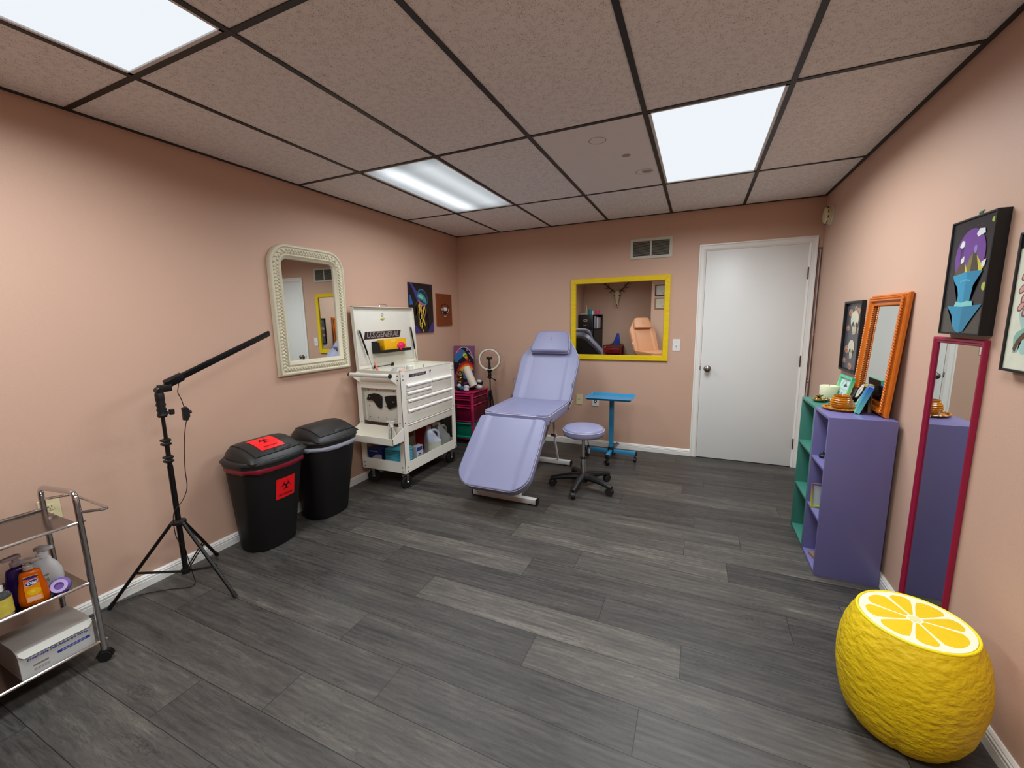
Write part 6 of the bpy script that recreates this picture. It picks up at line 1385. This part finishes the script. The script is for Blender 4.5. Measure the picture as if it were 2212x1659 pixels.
# ------------------------------------------------------------------ the end of the room seen only in the mirrors
def rear():
    # antlered skull
    sx, sz = .845, 1.665; yw = YR; BO = mat('weathered bone', '#C9BE9C', rough=.6, vary=.1, scale=15); HO = mat('brown antler', '#4E3626', rough=.55, vary=.25, scale=20)
    r = thing('deer_skull', 'antlered deer skull on the wall behind the camera, seen in the yellow mirror', 'skull', (sx, yw, sz)); M = basis((sx, yw, sz), (-1, 0, 0), (0, 0, 1))
    bm = new(); R = []
    for z, w, dp, c in ((.0, .018, .015, .06), (.01, .026, .028, .06), (.05, .026, .032, .06), (.10, .030, .040, .058), (.16, .038, .050, .056), (.21, .052, .058, .055), (.25, .068, .062, .055), (.29, .078, .060, .055), (.33, .070, .058, .055), (.37, .062, .055, .055), (.40, .045, .045, .052), (.415, .020, .025, .05)):
        R.append([(w * math.cos(a), z, c + dp * .8 * math.sin(a)) for a in [2 * PI * k / 20 for k in range(20)]])
    rings(bm, R, M=M); s = obj('skull', bm, BO, r, smooth=60)
    bm = new()
    for q in (-1, 1): sphere(bm, (q * .058, .275, .085), .022, sc=(.8, 1, .7), seg=12, rg=8, M=M)
    sphere(bm, (0, .045, .088), .014, sc=(.8, 1.8, .5), seg=10, rg=8, M=M); obj('eye_socket', bm, mat('dark socket', '#3A2E22', rough=.8), s)
    for q in (-1, 1):
        bm = new(); main = [V((q * .045, .36, .06)), V((q * .10, .41, .09)), V((q * .19, .47, .13)), V((q * .27, .56, .16)), V((q * .31, .66, .15)), V((q * .27, .74, .12))]
        tube(bm, fillet(main, .05), .014, 8, M=M, rad=None)
        for a, b in ((main[1], V((q * .18, .39, .15))), (main[1], V((q * .20, .355, .10))), (main[2], V((q * .30, .46, .17))), (main[3], V((q * .37, .55, .15))), (main[4], V((q * .38, .68, .13))), (main[2], V((q * .20, .56, .18)))):
            tube(bm, [a, a.lerp(b, .5) + V((0, -.008, 0)), b], .010, 7, M=M, rad=[.011, .008, .002])
        obj('antler', bm, HO, r, smooth=60)
    # filing cabinet
    CB = mat('black enamel cabinet', '#100F10', rough=.4); x0, x1, y0, y1 = .008, .365, YR + .03, -5.56
    r = thing('filing_cabinet', 'black four-drawer filing cabinet in the far corner behind the camera', 'cabinet', (.19, -5.8, 0)); bm = new(); box(bm, (x0, y0, 0), (x1, y1, 1.497), .004); obj('cabinet_body', bm, CB, r)
    for k in range(4):
        z = .05 + k * .36; bm = new(); box(bm, (x0 + .012, y1, z), (x1 - .012, y1 + .016, z + .345), .003); d = obj('drawer', bm, CB, r); xm = (x0 + x1) / 2
        bm = new(); mframe(bm, basis((xm + .045, y1 + .016, z + .20), (-1, 0, 0), (0, 0, 1)), .09, .05, [(0, 0), (0, .005), (.012, .005), (.012, 0)]); obj('label_holder', bm, CHROME, d)
        bm = new(); box(bm, (xm - .05, y1 + .016, z + .105), (xm + .05, y1 + .034, z + .118), .003); obj('drawer_handle', bm, CHROME, d)
    T = 1.4975
    bm = new(); lathe(bm, [(0, 0), (.022, 0), (.024, .05), (.016, .12), (.010, .17), (.004, .24), (0, .24)], (.16, -5.75, T), 18); single('white_bottle', bm, mat('cream lotion bottle', '#C9C2AE', rough=.4), 'tall cream bottle on the black filing cabinet', 'bottle', (.16, -5.75, T))
    bm = new(); lathe(bm, [(0, 0), (.034, 0), (.040, .13), (.036, .13), (.03, .01), (0, .01)], (.26, -5.70, T), 24); single('teal_cup', bm, mat('teal plastic', '#1E8C94', rough=.4), 'teal cup on the black filing cabinet', 'cup', (.26, -5.70, T))
    bm = new(); lathe(bm, [(0, 0), (.022, 0), (.022, .09), (0, .09)], (.325, -5.70, T), 18); single('white_tube', bm, WHITEP, 'short white tube between the teal cup and the pink box', 'tube', (.325, -5.70, T))
    bm = new()
    for k in range(3): tube(bm, [(.05 + .045 * k, -5.62, T + .008), (.06 + .045 * k, -5.62, T + .028), (.085 + .045 * k, -5.64, T + .010)], .008, 7)
    single('cable_clips', bm, mat('ivory clip', '#D8CDB8', rough=.4), 'three curled ivory pieces at the front of the filing cabinet top', 'clips', (.08, -5.62, T))
    # rack with files beside the cabinet
    r = thing('file_rack', 'narrow dark rack of files standing beside the filing cabinet', 'rack', (.44, -5.80, 0)); dk = mat('dark brown rack', '#2A2018', rough=.6)
    bm = new(); box(bm, (.375, -6.05, 0), (.385, -5.60, 1.49)); box(bm, (.375, -6.05, 1.48), (.50, -5.60, 1.497)); box(bm, (.375, -6.05, 0), (.50, -5.60, .02)); box(bm, (.375, -6.05, 0), (.50, -6.04, 1.49)); box(bm, (.375, -6.05, 1.15), (.50, -5.60, 1.165)); box(bm, (.49, -6.05, 0), (.50, -5.62, 1.165)); box(bm, (.385, -5.63, .02), (.49, -5.62, 1.15)); obj('rack_frame', bm, dk, r)
    for k, (a, w, h, c) in enumerate(((.388, .022, .29, '#A8A4B0'), (.415, .020, .27, '#3A3440'), (.440, .030, .26, '#B8B4BC'))):
        bm = new(); box(bm, (a, -5.95, 1.1655), (a + w, -5.63, 1.1655 + h), .002); single('file_folder', bm, mat('folder ' + c, c, rough=.6), ('pale grey folder against the filing cabinet', 'dark folder between two pale ones in the rack', 'pale lilac-grey folder at the outer side of the rack')[k], 'folder', (a + w / 2, -5.79, 1.1655))
    bm = new(); lathe(bm, [(0, 0), (.04, 0), (.045, .06), (.046, .10), (.036, .10), (0, .02)], (.44, -5.70, 1.4975), 20, sx=1.1); single('pink_cup', bm, mat('hot pink plastic', '#D8407A', rough=.4), 'hot pink tub on top of the file rack', 'tub', (.44, -5.70, 1.4975))
    # red drawer cart with gold tray and blue bag
    r = thing('drawer_cart', 'red translucent drawer cart at the far end behind the camera', 'drawer cart', (.83, -5.82, 0)); rd = mat('wine red plastic', '#7A0A12', rough=.3, vary=.2)
    bm = new()
    for x in (.62, 1.02):
        for y in (-6.02, -5.64): box(bm, (x - .012, y - .012, .04), (x + .012, y + .012, .74), .003)
    box(bm, (.60, -6.04, .735), (1.04, -5.62, .757), .006); obj('cart_frame', bm, rd, r)
    for k in range(4): bm = new(); box(bm, (.635, -6.01, .06 + .165 * k), (1.005, -5.63, .205 + .165 * k), .012); d = obj('drawer', bm, rd, r); bm = new(); box(bm, (.74, -5.63, .15 + .165 * k), (.90, -5.612, .17 + .165 * k), .004); obj('drawer_pull', bm, mat('red pull', '#9A141C', rough=.3), d)
    for x in (.63, 1.01):
        for y in (-6.01, -5.65): f = new(); w = new(); caster(f, w, x, y, .7, r=.018, top=.05, w=.008); c = obj('caster', f, BLACKP, r); obj('caster_wheel', w, RUBBER, c)
    bm = new(); rings(bm, [[(x, y, z) for x, y in rrect(.34 - q, .26 - q, .02, 4, .90, -5.76)] for z, q in ((.7575, .03), (.775, 0), (.777, .008), (.762, .036))]); single('gold_tray', bm, mat('brass tray', '#B89A50', rough=.3, metal=.9), 'brass tray on the red drawer cart', 'tray', (.90, -5.76, .7575))
    bm = new(); rings(bm, [[(.90 + x * 1, -5.76 + y, .763 + z) for x, y in rrect(a, b, .02, 4, ox, 0)] for z, a, b, ox in ((0, .15, .09, 0), (.06, .155, .08, .005), (.16, .11, .06, .02), (.26, .06, .03, .035), (.28, .055, .02, .035))]); single('blue_bag', bm, mat('glossy cobalt foil', '#1E3A8C', rough=.2, vary=.4, scale=20), 'glossy cobalt blue pouch standing on the brass tray', 'pouch', (.90, -5.76, .763))
    bm = new()
    for k in range(5): cyl(bm, (.77 + .018 * k, -5.74 + .012 * (k % 2), .7635), (.775 + .018 * k, -5.745 + .012 * (k % 2), .80 + .008 * k), .006, seg=8)
    single('small_bottles', bm, mat('brown glass vial', '#4A3018', rough=.3), 'row of small brown vials in the brass tray', 'vials', (.80, -5.74, .7635))
rear()

# ------------------------------------------------------------------ world and view
w = bpy.data.worlds.new('world'); bpy.context.scene.world = w; w.use_nodes = True
w.node_tree.nodes['Background'].inputs[0].default_value = (0.02, 0.02, 0.02, 1)
s = bpy.context.scene
s.view_settings.view_transform = 'Standard'; s.view_settings.look = 'None'; s.view_settings.exposure = EXPO; s.view_settings.gamma = 1.0; s.view_settings.use_curve_mapping = False
s.cycles.use_denoising = True
s.cycles.max_bounces = 12; s.cycles.diffuse_bounces = 8; s.cycles.glossy_bounces = 6; s.cycles.transmission_bounces = 8; s.cycles.transparent_max_bounces = 8
s.cycles.caustics_reflective = False; s.cycles.caustics_refractive = False; s.cycles.sample_clamp_indirect = 6.0
bpy.context.view_layer.update()
